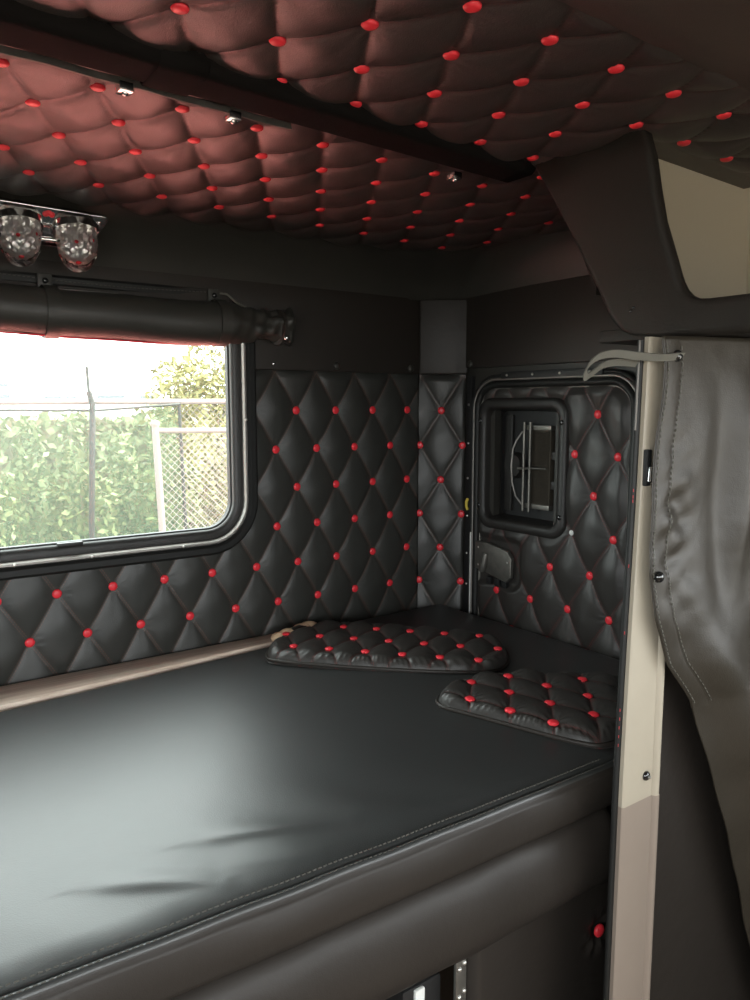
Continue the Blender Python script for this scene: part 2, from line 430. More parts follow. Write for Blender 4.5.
lo = [(XL, 1.925, 1.822), (1.30, 1.925, 1.822), (1.50, 1.925, 1.822), (1.575, 1.905, 1.822), (1.645, 1.825, 1.822), (1.648, 1.55, 1.822), (1.648, 1.2, 1.822), (1.648, .95, 1.822)]
V = []; NS = 8; fine_u = []; fine_l = []
for i in range(len(up)-1):
    for k in range(8 if i else 20):
        t = k/(8 if i else 20)
        fine_u.append([a*(1-t)+b_*t for a, b_ in zip(up[i], up[i+1])]); fine_l.append([a*(1-t)+b_*t for a, b_ in zip(lo[i], lo[i+1])])
fine_u.append(up[-1]); fine_l.append(lo[-1])
for u_, l_ in zip(fine_u, fine_l):
    u_ = np.array(u_); l_ = np.array(l_); ctr = np.array([l_[0]*.75+u_[0]*.25, l_[1]*.75+u_[1]*.25, u_[2]*.75+l_[2]*.25])
    for k in range(NS+1):
        t = k/NS; V.append(u_*(1-t)**2+2*ctr*t*(1-t)+l_*t*t)
n1 = NS+1
Fc = [(i*n1+k, i*n1+k+1, (i+1)*n1+k+1, (i+1)*n1+k) for i in range(len(fine_u)-1) for k in range(NS)]
me = mesh_from(V, Fc, 'cove'); o = struct(link('trim_2', me, M['vinyl'])); o['label'] = 'black vinyl cove between ceiling and walls'

# ------------------------------------------------------------------ tufted ceilings
k1 = .56
o2 = (.912*k1, 2.229*k1); d1 = (.115*k1, .193*k1); d2 = (.125*k1, -.189*k1)
def zr(x, y): return 1.5+k1-.059*y-.014*x
pr = empty('tufted_ceiling_panel', (.6, 1.5, 1.97), 'rear black diamond-tufted ceiling panel with red buttons behind the padded rail', 'ceiling panel')
zx = -.014; zy = -.059
rear_poly = [(XL+.01, 1.10), (1.64, 1.10), (1.61, 1.3), (1.585, 1.45), (1.55, 1.60), (1.48, 1.71), (1.37, 1.765), (1.16, 1.80), (XL+.01, 1.805)]
def ceil_env(poly, w=.02):
    def f(S, T, h): return h*np.clip(pdist(poly, S, T)/w, 0, 1)**.5
    return f
tuft('padding', (0, 0, 1.5+k1), (1, 0, zx), (0, 1, zy), (0, 0, -1), XL+.01, 1.64, 1.10, 1.81, o2, d1, d2, .0135, .0055, M['tuft_ceil'], pr, lambda S, T: inside(rear_poly, S, T), ceil_env(rear_poly))
for i in range(-8, 16):
    for j in range(-12, 12):
        x = o2[0]+i*d1[0]+j*d2[0]; y = o2[1]+i*d1[1]+j*d2[1]
        if x < .0 or not inside(rear_poly, np.array(x), np.array(y)) or pdist(rear_poly, np.array(x), np.array(y)) < .028 or y < 1.15: continue
        button(pr, (x, y, zr(x, y)), (0, 0, -1), .0115, .004)
k2 = .487
o2 = (1.501*k2, 1.732*k2); d1 = (.131*k2, .228*k2); d2 = (.144*k2, -.231*k2)
fx, fy = -.027, .010
pf = empty('tufted_ceiling_panel', (.6, .9, 1.97), 'front black diamond-tufted ceiling panel with red buttons, nearest the viewer', 'ceiling panel')
front_poly = [(XL+.01, .64), (1.62, .64), (1.60, 1.13), (XL+.01, 1.13)]
def fenv(S, T, h):
    h = ceil_env(front_poly)(S, T, h)
    return np.where(S > 1.16, h*np.clip((np.abs(T-.90)-.03)/.05, 0, 1)**.6, h)
tuft('padding', (0, 0, 1.5+k2), (1, 0, fx), (0, 1, fy), (0, 0, -1), XL+.01, 1.62, .64, 1.13, o2, d1, d2, .013, .0052, M['tuft_ceil'], pf, None, fenv)
for i in range(-10, 14):
    for j in range(-12, 12):
        x = o2[0]+i*d1[0]+j*d2[0]; y = o2[1]+i*d1[1]+j*d2[1]
        if x < .1 or x > 1.6 or y < .665 or y > 1.10: continue
        button(pf, (x, y, 1.5+k2+fx*x+fy*y), (0, 0, -1), .0115, .004)
# padded rail across the ceiling
rl = empty('padded_rail', (.3, 1.11, 1.96), 'long black padded rail crossing the ceiling between the two tufted panels', 'rail')
prof = []
for (cy, cz, a0) in ((1.068, 1.972, PI), (1.124, 1.972, 1.5*PI)):
    for k in range(7):
        a = a0+PI/2*k/6; prof.append((cy+.018*math.cos(a), cz+.018*math.sin(a)))
prof += [(1.142, 2.02), (1.05, 2.02)]
V = []; NX = 60; npf = len(prof)
for i in range(NX+1):
    t = i/NX; x = XL+.01+(1.16-XL-.01)*t
    for (y, z) in prof: V.append((x, y+.035*max(0, (x-.2))**1.2*1.0, z+.010*math.sin(x*9)*0-.022*(x-.4)*.6))
Fc = [(i*npf+k, i*npf+(k+1) % npf, (i+1)*npf+(k+1) % npf, (i+1)*npf+k) for i in range(NX) for k in range(npf)]
Fc += [tuple(range(npf)), tuple(NX*npf+k for k in range(npf-1, -1, -1))]
me = mesh_from(V, Fc, 'rail'); fix_normals(me); link('padding', me, M['rail'], rl)
def raily(x): return .035*max(0, x-.2)**1.2
def railz(x): return -.0132*(x-.4)
bd = MB(); x0, x1 = .405, .475
pp = [(p[0]+raily(.44), p[1]+railz(.44)) for p in prof[:-2]]
V = []
for x in (x0, x0+.003, x1-.003, x1):
    off = .001 if x in (x0, x1) else .004
    for i, (y, z) in enumerate(pp):
        cy, cz = 1.105+raily(.44), 1.99
        d = Vector((y-cy, z-cz)).normalized(); V.append((x, y+d.x*off, z+d.y*off))
npp = len(pp)
bd.add(V, [(i*npp+k, i*npp+k+1, (i+1)*npp+k+1, (i+1)*npp+k) for i in range(3) for k in range(npp-1)], True)
bd.build('wrap_band', M['rail'], rl)
ed = MB().ribbon([(x, 1.145+raily(x), 1.955+railz(x)+.001*math.sin(x*50)) for x in np.linspace(XL+.05, .66, 40)], (0, .35, 1), .012, .003)
tag(ed.build('edge_strip', M['steel'], rl), 'pale worn edge strip')
for x in (.385, .555, 1.03):
    cl = MB().box(x-.010, x+.010, 1.135+raily(x), 1.157+raily(x), 1.940+railz(x), 1.953+railz(x), .002)
    cl.dome((x, 1.145+raily(x), 1.940+railz(x)), (0, 0, -1), .005, .004, 10, 3)
    tag(cl.build('clip', M['chrome'], rl, (x, 1.163+raily(x), 1.95)), 'small metal clip')

# ------------------------------------------------------------------ sleeper window
wn = empty('window_1', ((WX0+WX1)/2, 1.95, WZ0)); wn['kind'] = 'structure'; wn['label'] = 'rounded sleeper window in the back wall'
wc = ((WX0+WX1)/2, 0, (WZ0+WZ1)/2); ww = WX1-WX0; wh = WZ1-WZ0
def wloop(off, y, r=.075): return [Vector((p.x, y, p.z)) for p in rrect((wc[0], y, wc[2]), (1, 0, 0), (0, 0, 1), ww+2*off, wh+2*off, r+off)]
def frame(name, prof, mat, parent, lab=None):
    V, Fc = ring_sweep([wloop(o_, y) for o_, y in prof]); me = mesh_from(V, Fc, name); fix_normals(me)
    try: me.set_sharp_from_angle(angle=math.radians(40))
    except Exception: pass
    o = link(name, me, mat, parent)
    if lab: o['label'] = lab
    return o
frame('window_frame', [(.0, 1.958), (.0, 1.932), (.003, 1.925), (.012, 1.920), (.026, 1.922), (.028, 1.958)], M['plastic'], wn, 'dark inner window frame')
frame('trim_ring', [(.027, 1.94), (.027, 1.914), (.031, 1.908), (.036, 1.908), (.040, 1.915), (.040, 1.94)], M['alu'], wn, 'bright aluminium ring')
frame('gasket', [(.040, 1.955), (.040, 1.912), (.046, 1.905), (.060, 1.905), (.067, 1.912), (.067, 1.955)], M['rubber'], wn, 'black rubber gasket')
frame('inner_seal', [(-.004, 1.955), (-.004, 1.938), (.001, 1.934), (.001, 1.955)], M['rubber'], wn)
g = MB().box(WX0-.005, WX1+.005, 1.944, 1.948, WZ0-.005, WZ1+.005); g.build('pane', M['glass'], wn)
for x, z in ((.515, WZ0-.034), (WX1+.034, 1.46), (.34, WZ0-.034), (.75, WZ0-.034)):
    q = MB().dome((x, 1.908, z), (0, -1, 0), .0045, .003, 10, 3); q.build('screw', M['screw'], wn, (x, 1.908, z))
lt = MB().box(.44, .50, 1.922, 1.934, WZ0-.004, WZ0+.004, .002); lt.build('window_latch', M['plastic'], wn)

# ------------------------------------------------------------------ rolled shade over the window
sh = empty('rolled_shade', (.45, 1.87, 1.71), 'black vinyl shade rolled up above the sleeper window', 'window shade')
SXA, SXB = -.20, 1.045
V = []; NU, NV = 190, 36
for i in range(NU+1):
    x = SXA+(SXB-SXA)*i/NU
    g_ = max(0, (x-.84)/.13); g_ = min(1, g_)
    r0 = .054-.020*g_**1.3+.012*max(0, (x-1.0)/.045)**1.0
    cz = 1.706+.0035*math.sin(x*7)+.002*g_; cy = 1.866
    for k in range(NV):
        a = 2*PI*k/NV
        wrk = g_*(.0045*math.sin(3*a+x*55)+.0035*math.sin(5*a-x*38+1)+.003*math.sin(x*160+2*a))
        sw = .0015*math.sin(2*a+x*6)+.0012*math.sin(x*21+a)
        r = r0+wrk+sw
        V.append((x, cy+r*math.cos(a)*.98, cz+r*math.sin(a)))
Fc = [(i*NV+k, i*NV+(k+1) % NV, (i+1)*NV+(k+1) % NV, (i+1)*NV+k) for i in range(NU) for k in range(NV)]
Fc += [tuple(range(NV)), tuple(NU*NV+k for k in range(NV-1, -1, -1))]
me = mesh_from(V, Fc, 'roll'); fix_normals(me); link('roll', me, M['curtain_dark'] if 'curtain_dark' in M else M['vinyl'], sh)
fl = MB().ribbon([(x, 1.908-.003*math.sin(x*9), 1.772+.004*math.sin(x*8)) for x in np.linspace(SXA, .90, 60)], (0, .10, 1), .044, .004)
fl.build('flap', M['vinyl_soft'], sh)
stt = MB()
for x in np.arange(SXA+.01, .88, .010): stt.box(x, x+.006, 1.8985-.003*math.sin(x*9), 1.9015-.003*math.sin(x*9), 1.785+.004*math.sin(x*8), 1.7865+.004*math.sin(x*8))
stt.build('stitching', M['tread'], sh)
hm = MB().tube([(x, 1.853, 1.653+.0035*math.sin(x*7)+.0005) for x in np.linspace(SXA, .86, 50)], .0018, 8); tag(hm.build('hem', M['redhem'], sh), 'red hem along the underside')
for x in (.435, .845):
    sb = MB(); pts = []
    for k in range(22):
        a = 2*PI*(-.30+ .84*k/21) + PI*.5+.3
        pts.append((x, 1.866+.0575*math.cos(a), 1.707+.0575*math.sin(a)))
    sb.ribbon(pts, (1, 0, 0), .030, .003)
    sb.box(x-.016, x+.016, 1.890, 1.898, 1.755, 1.795, .003)
    s_ = sb.build('strap', M['vinyl'], sh)
    q = MB().dome((x, 1.889, 1.779), (0, -1, 0), .007, .005, 12, 4); tag(q.build('snap', M['snap'], s_, (x, 1.889, 1.779)), 'black snap')
cf = MB().tube([(1.012, 1.866, 1.706), (1.020, 1.866, 1.706)], .047, 28); cf.build('end_cuff', M['vinyl_soft'], sh)
q = MB().dome((1.018, 1.823, 1.675), (.2, -1, -.3), .0075, .006, 12, 4); tag(q.build('snap', M['chrome'], sh, (1.018, 1.823, 1.675)), 'chrome snap')
wi = MB().tube([(.86, 1.90, 1.788), (.885, 1.90, 1.786), (.905, 1.885, 1.765), (.925, 1.86, 1.748)], .0032, 8); wi.build('cord', M['strap'], sh)

# ------------------------------------------------------------------ cab marker lamps on the cove
lm = empty('twin_dome_lamp', (.43, 1.84, 1.88), 'chrome lamp plate with two clear faceted glass domes, upper left corner', 'lamp')
pn = Vector((0, -.68, -.73)).normalized(); pe = Vector((1, 0, 0)); pu = pn.cross(pe).normalized()
if pu.z < 0: pu = -pu
pcn = Vector((.36, 1.836, 1.905))+pn*.014
poly = [(-.24, .052), (.188, .040), (.196, .030), (.160, -.050), (.150, -.056), (-.24, -.050)]
MB().prism([pcn+pe*a+pu*b_ for a, b_ in poly], pn*.012, .003).build('mounting_plate', M['chrome'], lm)
def lamp_dome(cx):
    c = pcn+pe*(cx-.36)+pn*.010; ax = Vector((.0, -.25, -.97)).normalized(); u = pe; w = ax.cross(u).normalized()
    b1 = MB().tube([c-ax*.004, c+ax*.012], .050, 28); bz = b1.build('bezel', M['chrome'], lm, c)
    def shell(rs, hs, facet, name, mat, par):
        V = []; NR, NK = 22, 40
        for i in range(NR+1):
            t = i/NR; a = t*PI/2
            rad = rs*math.cos(a)**.75 if i < NR else 0.0005; hh = hs*math.sin(a)
            for k in range(NK):
                b_ = 2*PI*k/NK; f_ = facet*math.sin(10*b_)*math.sin(t*PI*6)*math.cos(a)
                V.append(c+ax*(.010+hh)+(u*math.cos(b_)+w*math.sin(b_))*(rad+f_))
        Fc = [(i*NK+k, i*NK+(k+1) % NK, (i+1)*NK+(k+1) % NK, (i+1)*NK+k) for i in range(NR) for k in range(NK)]
        Fc.append(tuple(NR*NK+k for k in range(NK)))
        me = mesh_from(V, Fc, name, smooth=(name == 'lens')); return link(name, me, mat, par)
    shell(.045, .088, .0022, 'lens', M['lens'], bz)
    shell(.033, .066, .0045, 'reflector', M['reflector'], bz)
    for k in range(5):
        a = 2*PI*k/5+.6; q = c+ax*(.034+.012*(k % 2))+(u*math.cos(a)+w*math.sin(a))*.0315
        MB().dome(q, u*math.cos(a)+w*math.sin(a), .004, .003, 8, 2).build('red_element', M['red'], bz, q)
    MB().dome(c+ax*.076, ax, .005, .003, 10, 3).build('red_element', M['red'], bz, c+ax*.076)
lamp_dome(.370); lamp_dome(.487)
MB().tube([(.20, pcn.y-.016, pcn.z-.040), (.46, pcn.y-.016, pcn.z-.040)], .006, 10).build('chrome_bar', M['chrome'], lm)
q = MB()
for x, dz in ((.422, .028), (.428, .031), (.434, .028)): q.dome(pcn+pe*(x-.36)+pu*dz+pn*.012, pn, .007, .006, 10, 3)
tag(q.build('indicator', M['red'], lm), 'red indicator between the domes')
for x, dz in ((.415, -.012), (.535, .022), (.520, -.030)):
    q = MB().dome(pcn+pe*(x-.36)+pu*dz+pn*.012, pn, .006, .004, 10, 3); q.build('bolt', M['chrome'], lm)

# ------------------------------------------------------------------ bed
def yf(x): return .866-.06*x+.025*x*x
WR = [((.40, 1.035), (.63, .945), .011, .015), ((.24, 1.015), (.40, .915), .010, .013), ((.40, .955), (.54, .90), .004, .016), ((.58, .955), (.82, .90), .005, .02)]
mt = empty('mattress', (.45, 1.3, .765), 'wide black vinyl bunk mattress below the sleeper window', 'mattress')
BX0, BX1 = XL+.01, 1.635
def ybk(x): return 1.765+.088*max(0, min(x, 1.07)-.2)+.055*max(0, min(1, (x-1.07)/.03))
def zt(x, y):
    z = .850 + .004*np.sin(x*2.2+.5)*np.sin(y*3)
    z += .006*np.exp(-((y-1.2)/.35)**2)
    for (a, b_, h, w) in WR:
        a = np.array(a); b_ = np.array(b_); L2 = ((b_-a)**2).sum()
        t = np.clip(((x-a[0])*(b_[0]-a[0])+(y-a[1])*(b_[1]-a[1]))/L2, 0, 1)
        dx = x-(a[0]+t*(b_[0]-a[0])); dy = y-(a[1]+t*(b_[1]-a[1])); d = np.hypot(dx, dy)
        ww_ = w*np.where(dy > 0, 1.7, .8)
        z = z + h*.36*np.exp(-(d/(ww_*1.25))**2)*(.2+.8*np.sin(PI*np.clip(t, .05, .95)))
    z += .0012*np.sin(x*38+y*21)*np.exp(-((y-.95)/.12)**2)*np.exp(-((x-.5)/.4)**2)
    return z
NX, NY = 330, 200
xs = np.linspace(BX0, BX1, NX); V = []; rows = []
for x in xs:
    f0 = yf(x); ed = min(1, (BX1-x)/.03)
    prow = []; YBK = ybk(x)
    prow.append((x, YBK, .765)); prow.append((x, YBK+.004, .80)); prow.append((x, YBK, .835)); prow.append((x, YBK-.008, .843))
    ys = np.linspace(YBK-.02, f0+.022, NY-1)
    zz = zt(np.full_like(ys, x), ys)
    drop = .010*np.clip(1-(ys-(f0+.022))/.05, 0, 1)**2
    for y, z, dr in zip(ys, zz, drop): prow.append((x, y, z-dr*.6))
    zf = prow[-1][2]
    # piped seam then front face
    prow += [(x, f0+.019, zf-.003), (x, f0+.015, zf+.0015), (x, f0+.010, zf+.001), (x, f0+.006, zf-.004), (x, f0+.006, zf-.007)]
    wob = .002*math.sin(x*9)+.0015*math.sin(x*23+1)
    for t in (.0, .08, .2, .4, .6, .8, .92, 1.0):
        prow.append((x, f0+.001-.007*math.sin(PI*min(1, t+.05))+wob*math.sin(PI*t)+(.012 if t == 1 else 0), (zf-.009)*(1-t)+.767*t))
    prow.append((x, f0+.06, .767))
    if ed < 1:
        prow = [(px_, py_, .765+(pz_-.765)*(.55+.45*math.sqrt(max(0, ed)))) for px_, py_, pz_ in prow]
    rows.append(prow)
npr = len(rows[0]); V = [p for r_ in rows for p in r_]
Fc = [(i*npr+k, i*npr+k+1, (i+1)*npr+k+1, (i+1)*npr+k) for i in range(NX-1) for k in range(npr-1)]
Fc += [tuple(range(npr)), tuple((NX-1)*npr+k for k in range(npr-1, -1, -1))]
me = mesh_from(V, Fc, 'cover'); fix_normals(me); cvo = link('cover', me, M['bed'], mt); me.materials.append(M['vinyl_soft'])
for i_, p_ in enumerate(me.polygons):
    if i_ < (NX-1)*(npr-1) and (i_ % (npr-1)) >= npr-11: p_.material_index = 1
st = MB()
for x in np.arange(-.2, 1.12, .0085):
    f0 = yf(x); zf = float(zt(np.array(x), np.array(f0+.022)))-.006
    st.box(x, x+.0052, f0+.0115, f0+.0130, zf+.0006, zf+.0022)
    st.box(x, x+.0052, f0+.0245, f0+.0260, zf+.0048, zf+.0068)
st.build('stitching', M['tread'], mt)
# padded front rail of the bunk
br = empty('bunk_rail', (.3, .9, .60), 'padded black vinyl front rail of the bunk, beneath the mattress', 'bunk rail')
pro = [(.075, .760), (.024, .758), (.012, .752), (.004, .741), (-.003, .724), (-.008, .70), (-.010, .67), (-.006, .645), (.002, .625), (.014, .610), (.030, .601), (.048, .598), (.08, .598)]
V = []; NX = 120
for i in range(NX+1):
    x = BX0+(1.150-BX0)*i/NX; e_ = max(0, (x-1.135)/.015)
    for (y, z) in pro:
        zc = .68
        V.append((x, yf(x)+y+.018*e_*e_*(1 if y < .02 else 0)+.0015*math.sin(x*14)+.001*math.sin(x*37), zc+(z-zc)*(1-.12*e_*e_)))
npr = len(pro)
Fc = [(i*npr+k, i*npr+k+1, (i+1)*npr+k+1, (i+1)*npr+k) for i in range(NX) for k in range(npr-1)]
Fc += [(i*npr+npr-1, i*npr, (i+1)*npr, (i+1)*npr+npr-1) for i in range(NX)]
Fc += [tuple(range(npr)), tuple(NX*npr+k for k in range(npr-1, -1, -1))]
me = mesh_from(V, Fc, 'padding'); fix_normals(me); link('padding', me, M['vinyl_soft'], br)
MB().box(BX0, 1.64, .93, 1.90, .735, .762).build('bunk_board', M['wood'], br)
# wooden ledge along the back wall
wd = MB().prism([Vector(p) for p in ((XL+.01, 1.752, .80), (.2, 1.770, .80), (1.06, 1.846, .80), (1.06, 1.905, .80), (XL+.01, 1.905, .80))], (0, 0, .052), .002)
tag(wd.build('wooden_ledge', M['wood']), 'light wooden ledge strip between the mattress and the tufted back panel', 'ledge')

# panel closing the right end of the bunk base, with one red button
lp = empty('bunk_base_panel', (1.03, .90, 0), 'black padded panel under the right end of the bunk with one large red button', 'panel')
NXp, NZp = 60, 90; V = []
for i in range(NXp+1):
    x = .835+(1.24-.835)*i/NXp
    for k in range(NZp+1):
        z = .0+(.615)*k/NZp
        dx, dz = x-1.182, z-.466; r = math.hypot(dx, dz); ang = math.atan2(dz, dx)
        y = .885+.014*math.exp(-(r/.020)**2)-.004*math.sin(x*9)
        y += .0035*math.cos(7*ang)*math.exp(-((r-.030)/.018)**2)*(1.6 if dz < 0 else .5)
        y += .020*max(0, 1-(x-.835)/.02)**2
        V.append((x, y, z))
n1 = NZp+1
Fc = [(i*n1+k, i*n1+k+1, (i+1)*n1+k+1, (i+1)*n1+k) for i in range(NXp) for k in range(NZp)]
V2 = [(v[0], .925, v[2]) for v in V]; off = len(V); bord = [(0, 0), (NXp, 0), (NXp, NZp), (0, NZp)]
me = mesh_from(V, Fc, 'padding'); link('padding', me, M['vinyl_soft'], lp)
MB().box(.837, 1.24, .908, .93, 0, .60, .003).build('backing_board', M['plastic_dark'], lp)
button(lp, (1.182, .892, .466), (0, -1, 0), .0135, .004)
hg = empty('hinge_bracket', (.82, .90, .0), 'narrow brass-coloured hinge bracket under the bunk beside the padded panel', 'hinge')
MB().box(.808, .832, .892, .900, .0, .568, .003).build('leaf', M['steel'], hg)
for z in (.552, .500, .44):
    for dx in (-.005, .006): MB().dome((.820+dx, .892, z+dx*.7), (0, -1, 0), .0045, .004, 10, 3).build('screw', M['screw'], hg)
ib = empty('inverter_box', (.76, .97, .0), 'black electrical box with a white tag standing under the bunk', 'electrical box')
MB().box(.715, .80, .92, 1.02, .0, .532, .008).build('housing', M['plastic_dark'], ib)
MB().box(.738, .758, .914, .921, .42, .528, .002).build('tag', M['white'], ib)
MB().tube([(.722, .93, .54), (.718, .93, .57), (.722, .95, .60), (.73, .97, .70), (.73, .97, .733)], .006, 8).build('cable', M['rubber'], ib)
MB().tube([(.785, .93, .54), (.79, .93, .575), (.79, .95, .60), (.79, .97, .733)], .005, 8).build('cable', M['chrome'], ib)

# ------------------------------------------------------------------ loose tufted pads on the mattress
def pad(poly, o2, d1, d2, H, th, lab, rb):
    P = round_poly(poly, 3); xs_ = [p[0] for p in P]; ys_ = [p[1] for p in P]
    cx, cy = sum(xs_)/len(xs_), sum(ys_)/len(ys_)
    e = empty('tufted_cushion', (cx, cy, .857), lab, 'cushion', 'loose tufted cushions on the bunk')
    zb = .853
    def env(S, T, h):
        ins = inside(P, S, T); d = np.where(ins, pdist(P, S, T), -pdist(P, S, T))
        q = np.clip(d/.028, 0, 1); prof_ = np.sqrt(np.clip(1-(1-q)**2, 0, 1))
        pk = .0012*np.sin(np.arctan2(T-cy, S-cx)*90)*np.exp(-((d-.012)/.008)**2)
        return np.where(d > 0, (th+h)*prof_+pk, -.002)
    o = tuft('padding', (0, 0, zb), (1, 0, 0), (0, 1, 0), (0, 0, 1), min(xs_)-.012, max(xs_)+.012, min(ys_)-.012, max(ys_)+.012, o2, d1, d2, H, .0033, M['tuft_red'], e,
         lambda S, T: inside(P, S, T) | (pdist(P, S, T) < .008), env, None, .0016)
    MB().tube([(p[0], p[1], zb+.006) for p in P], .0045, 8, True).build('piping', M['vinyl_soft'], e)
    for i in range(-8, 9):
        for j in range(-8, 9):
            x = o2[0]+i*d1[0]+j*d2[0]; y = o2[1]+i*d1[1]+j*d2[1]
            if inside(P, np.array(x), np.array(y)) and pdist(P, np.array(x), np.array(y)) > .02:
                d = float(pdist(P, np.array(x), np.array(y))); q = min(1, d/.028)
                button(e, (x, y, zb+th*math.sqrt(1-(1-q)**2)+.001), (0, 0, 1), .0115, .004)
    return e, P
e1_, P1 = pad([(.880, 1.725), (.885, 1.66), (1.235, 1.300), (1.34, 1.295), (1.455, 1.435), (1.43, 1.52), (1.23, 1.80), (1.10, 1.86), (1.02, 1.86)], (.955, 1.695), (.101, .0365), (.038, .108), .013, .020,
    'long black tufted cushion with red buttons and a tan edge, lying nearest the back wall', .0115)
pad([(1.025, 1.225), (1.06, 1.13), (1.13, .91), (1.17, .868), (1.40, .90), (1.50, .95), (1.50, 1.05), (1.33, 1.21), (1.22, 1.275), (1.12, 1.275)], (1.081, 1.163), (.0255, -.093), (.0705, .072), .013, .020,
    'smaller black tufted cushion with red buttons lying on the bunk beside the beige post', .0115)
tb = MB()
for k in range(5):
    t = k/4; c = Vector((.985+.115*t, 1.815+.045*t, .866)); 
    tb.dome(c, (0, -.1, 1), .030, .014+.004*math.sin(k*2.3), 16, 5)
tb.build('backing_edge', M['tan'], e1_)['label'] = 'tan scalloped backing edge'

# ------------------------------------------------------------------ access door in the right wall
dr = empty('door_1', (XR, 1.49, .80)); dr['kind'] = 'structure'; dr['label'] = 'small rounded access door in the right wall'
DY0, DY1, DZ0, DZ1 = 1.180, 1.770, .55, 1.572
dcy, dcz = (DY0+DY1)/2, (DZ0+DZ1)/2; dw, dh = DY1-DY0, DZ1-DZ0
def dloop(off, x, r=.085):
    return [Vector((x, p.y, p.z)) for p in rrect((x, dcy, dcz), (0, 1, 0), (0, 0, 1), dw+2*off, dh+2*off, max(.01, r+off), 10)]
def dframe(name, prof, mat, parent, lab=None):
    V, Fc = ring_sweep([dloop(o_, x) for o_, x in prof]); me = mesh_from(V, Fc, name); fix_normals(me)
    o = link(name, me, mat, parent)
    if lab: o['label'] = lab
    return o
dframe('gasket', [(-.022, XR+.004), (-.022, XR-.012), (-.016, XR-.020), (-.006, XR-.020), (-.001, XR-.010), (-.001, XR+.004)], M['rubber'], dr)
dframe('inner_bead', [(-.027, XR+.004), (-.027, XR-.006), (-.024, XR-.010), (-.021, XR-.006), (-.021, XR+.004)], M['steel'], dr)
dframe('door_frame', [(-.001, XR+.004), (-.001, XR-.012), (.003, XR-.017), (.008, XR-.012), (.008, XR+.004)], M['alu'], dr, 'pale metal bead around the door')
dframe('outer_seal', [(.008, XR+.004), (.008, XR-.010), (.013, XR-.015), (.018, XR-.010), (.018, XR+.004)], M['rubber'], dr)
ss = MB().box(XR-.018, XR-.004, 1.290, 1.655, DZ1+.004, DZ1+.024, .002).build('screw_strip', M['plastic_dark'], dr)
for y in (1.33, 1.43, 1.53, 1.63): MB().dome((XR-.019, y, DZ1+.014), (-1, 0, 0), .004, .003, 10, 3).build('screw', M['screw'], ss)
ss = MB().box(XR-.010, XR+.004, 1.788, 1.812, .70, 1.588, .002).build('screw_strip', M['plastic_dark'], dr)
for z in (1.50, 1.38, 1.27, 1.15, 1.03, .93): MB().dome((XR-.011, 1.800, z), (-1, 0, 0), .004, .003, 10, 3).build('screw', M['screw'], ss)
tag(MB().box(XR-.014, XR-.009, 1.779, 1.785, .60, 1.10, .001).build('edge_strip', M['white'], dr), 'white edge strip')
tag(MB().tube([(XR-.012, 1.797, 1.205), (XR-.020, 1.795, 1.195), (XR-.016, 1.799, 1.180), (XR-.012, 1.797, 1.17)], .0045, 8).build('wire_stub', M['yellow'], dr), 'yellow wire stub')
# tufted panel on the door
pd = empty('tufted_door_panel', (XR, 1.49, .82), 'black diamond-tufted panel with red buttons on the small access door', 'door panel')
dm = rr_mask(dcy, dcz, dw-.03, dh-.03, .075)
VY0, VY1, VZ0, VZ1 = 1.401, 1.752, 1.125, 1.520
vm = rr_mask((VY0+VY1)/2, (VZ0+VZ1)/2, VY1-VY0-.03, VZ1-VZ0-.03, .05)
def denv(S, T, h):
    h = h*np.clip(-dm(S, T)/.03, 0, 1)**.5*np.clip(rr_mask(1.675, 1.025, .20, .13, .02)(S, T)/.02+.1, 0, 1)
    return h*np.clip((vm(S, T)-.006)/.03, 0, 1)**.5
do, dA, dB = (1.249, .935), (.0676, .108), (.0720, -.108)
tuft('padding', (XR-.002, 0, 0), (0, 1, 0), (0, 0, 1), (-1, 0, 0), DY0, DY1, .70, DZ1, do, dA, dB, .015, .0045, M['tuft_red'], pd,
     lambda S, T: (dm(S, T) < .004) & (vm(S, T) > -.004), denv)
for k in range(-1, 6):
    z = .935+.108*k
    for n in range(-1, 5):
        y = 1.249+.1396*n+(.0698 if k % 2 else 0)-.0022*k
        if dm(np.array(y), np.array(z)) > -.03 or vm(np.array(y), np.array(z)) < .02: continue
        if k in (2,) and abs(y-1.39) < .02:
            q = MB().dome((XR-.003, y, z), (-1, 0, 0), .0085, .007, 12, 4)
            tag(q.build('bare_button', M['white'], pd, (XR-.003, y, z)), 'bare metal button without its red cover'); continue
        if 1.58 < y < 1.76 and .975 < z < 1.09: continue
        button(pd, (XR-.002, y, z), (-1, 0, 0), .0115, .004)
# vent housing
vh = empty('vent_housing', (XR, 1.58, 1.125), 'black plastic vent housing with recessed grille and pull handle on the access door', 'vent housing')
def vloop(off, x, r=.05):
    return [Vector((x, p.y, p.z)) for p in rrect((x, (VY0+VY1)/2, (VZ0+VZ1)/2), (0, 1, 0), (0, 0, 1), VY1-VY0-2*off, VZ1-VZ0-2*off, max(.006, r-off*.6), 8)]
IW = .033
V, Fc = ring_sweep([vloop(0, XR-.006), vloop(.001, XR-.014), vloop(.008, XR-.020), vloop(IW-.010, XR-.020), vloop(IW-.004, XR-.017), vloop(IW, XR-.010),
                    vloop(IW+.002, XR+.020), vloop(IW+.006, XR+.050)], False)
me = mesh_from(V, Fc, 'bezel'); me.set_sharp_from_angle(angle=math.radians(60)); link('bezel', me, M['plastic'], vh)
lw = vloop(IW+.006, XR+.050); me = mesh_from([*lw], [tuple(range(len(lw)))], 'back_plate', False); link('back_plate', me, M['plastic_dark'], vh)
MB().prism([Vector((XR+.050, y, z)) for y, z in ((1.690, 1.18), (1.660, 1.178), (1.660, 1.47), (1.690, 1.468))], (-.010, 0, 0), .002).build('rib', M['plastic'], vh)
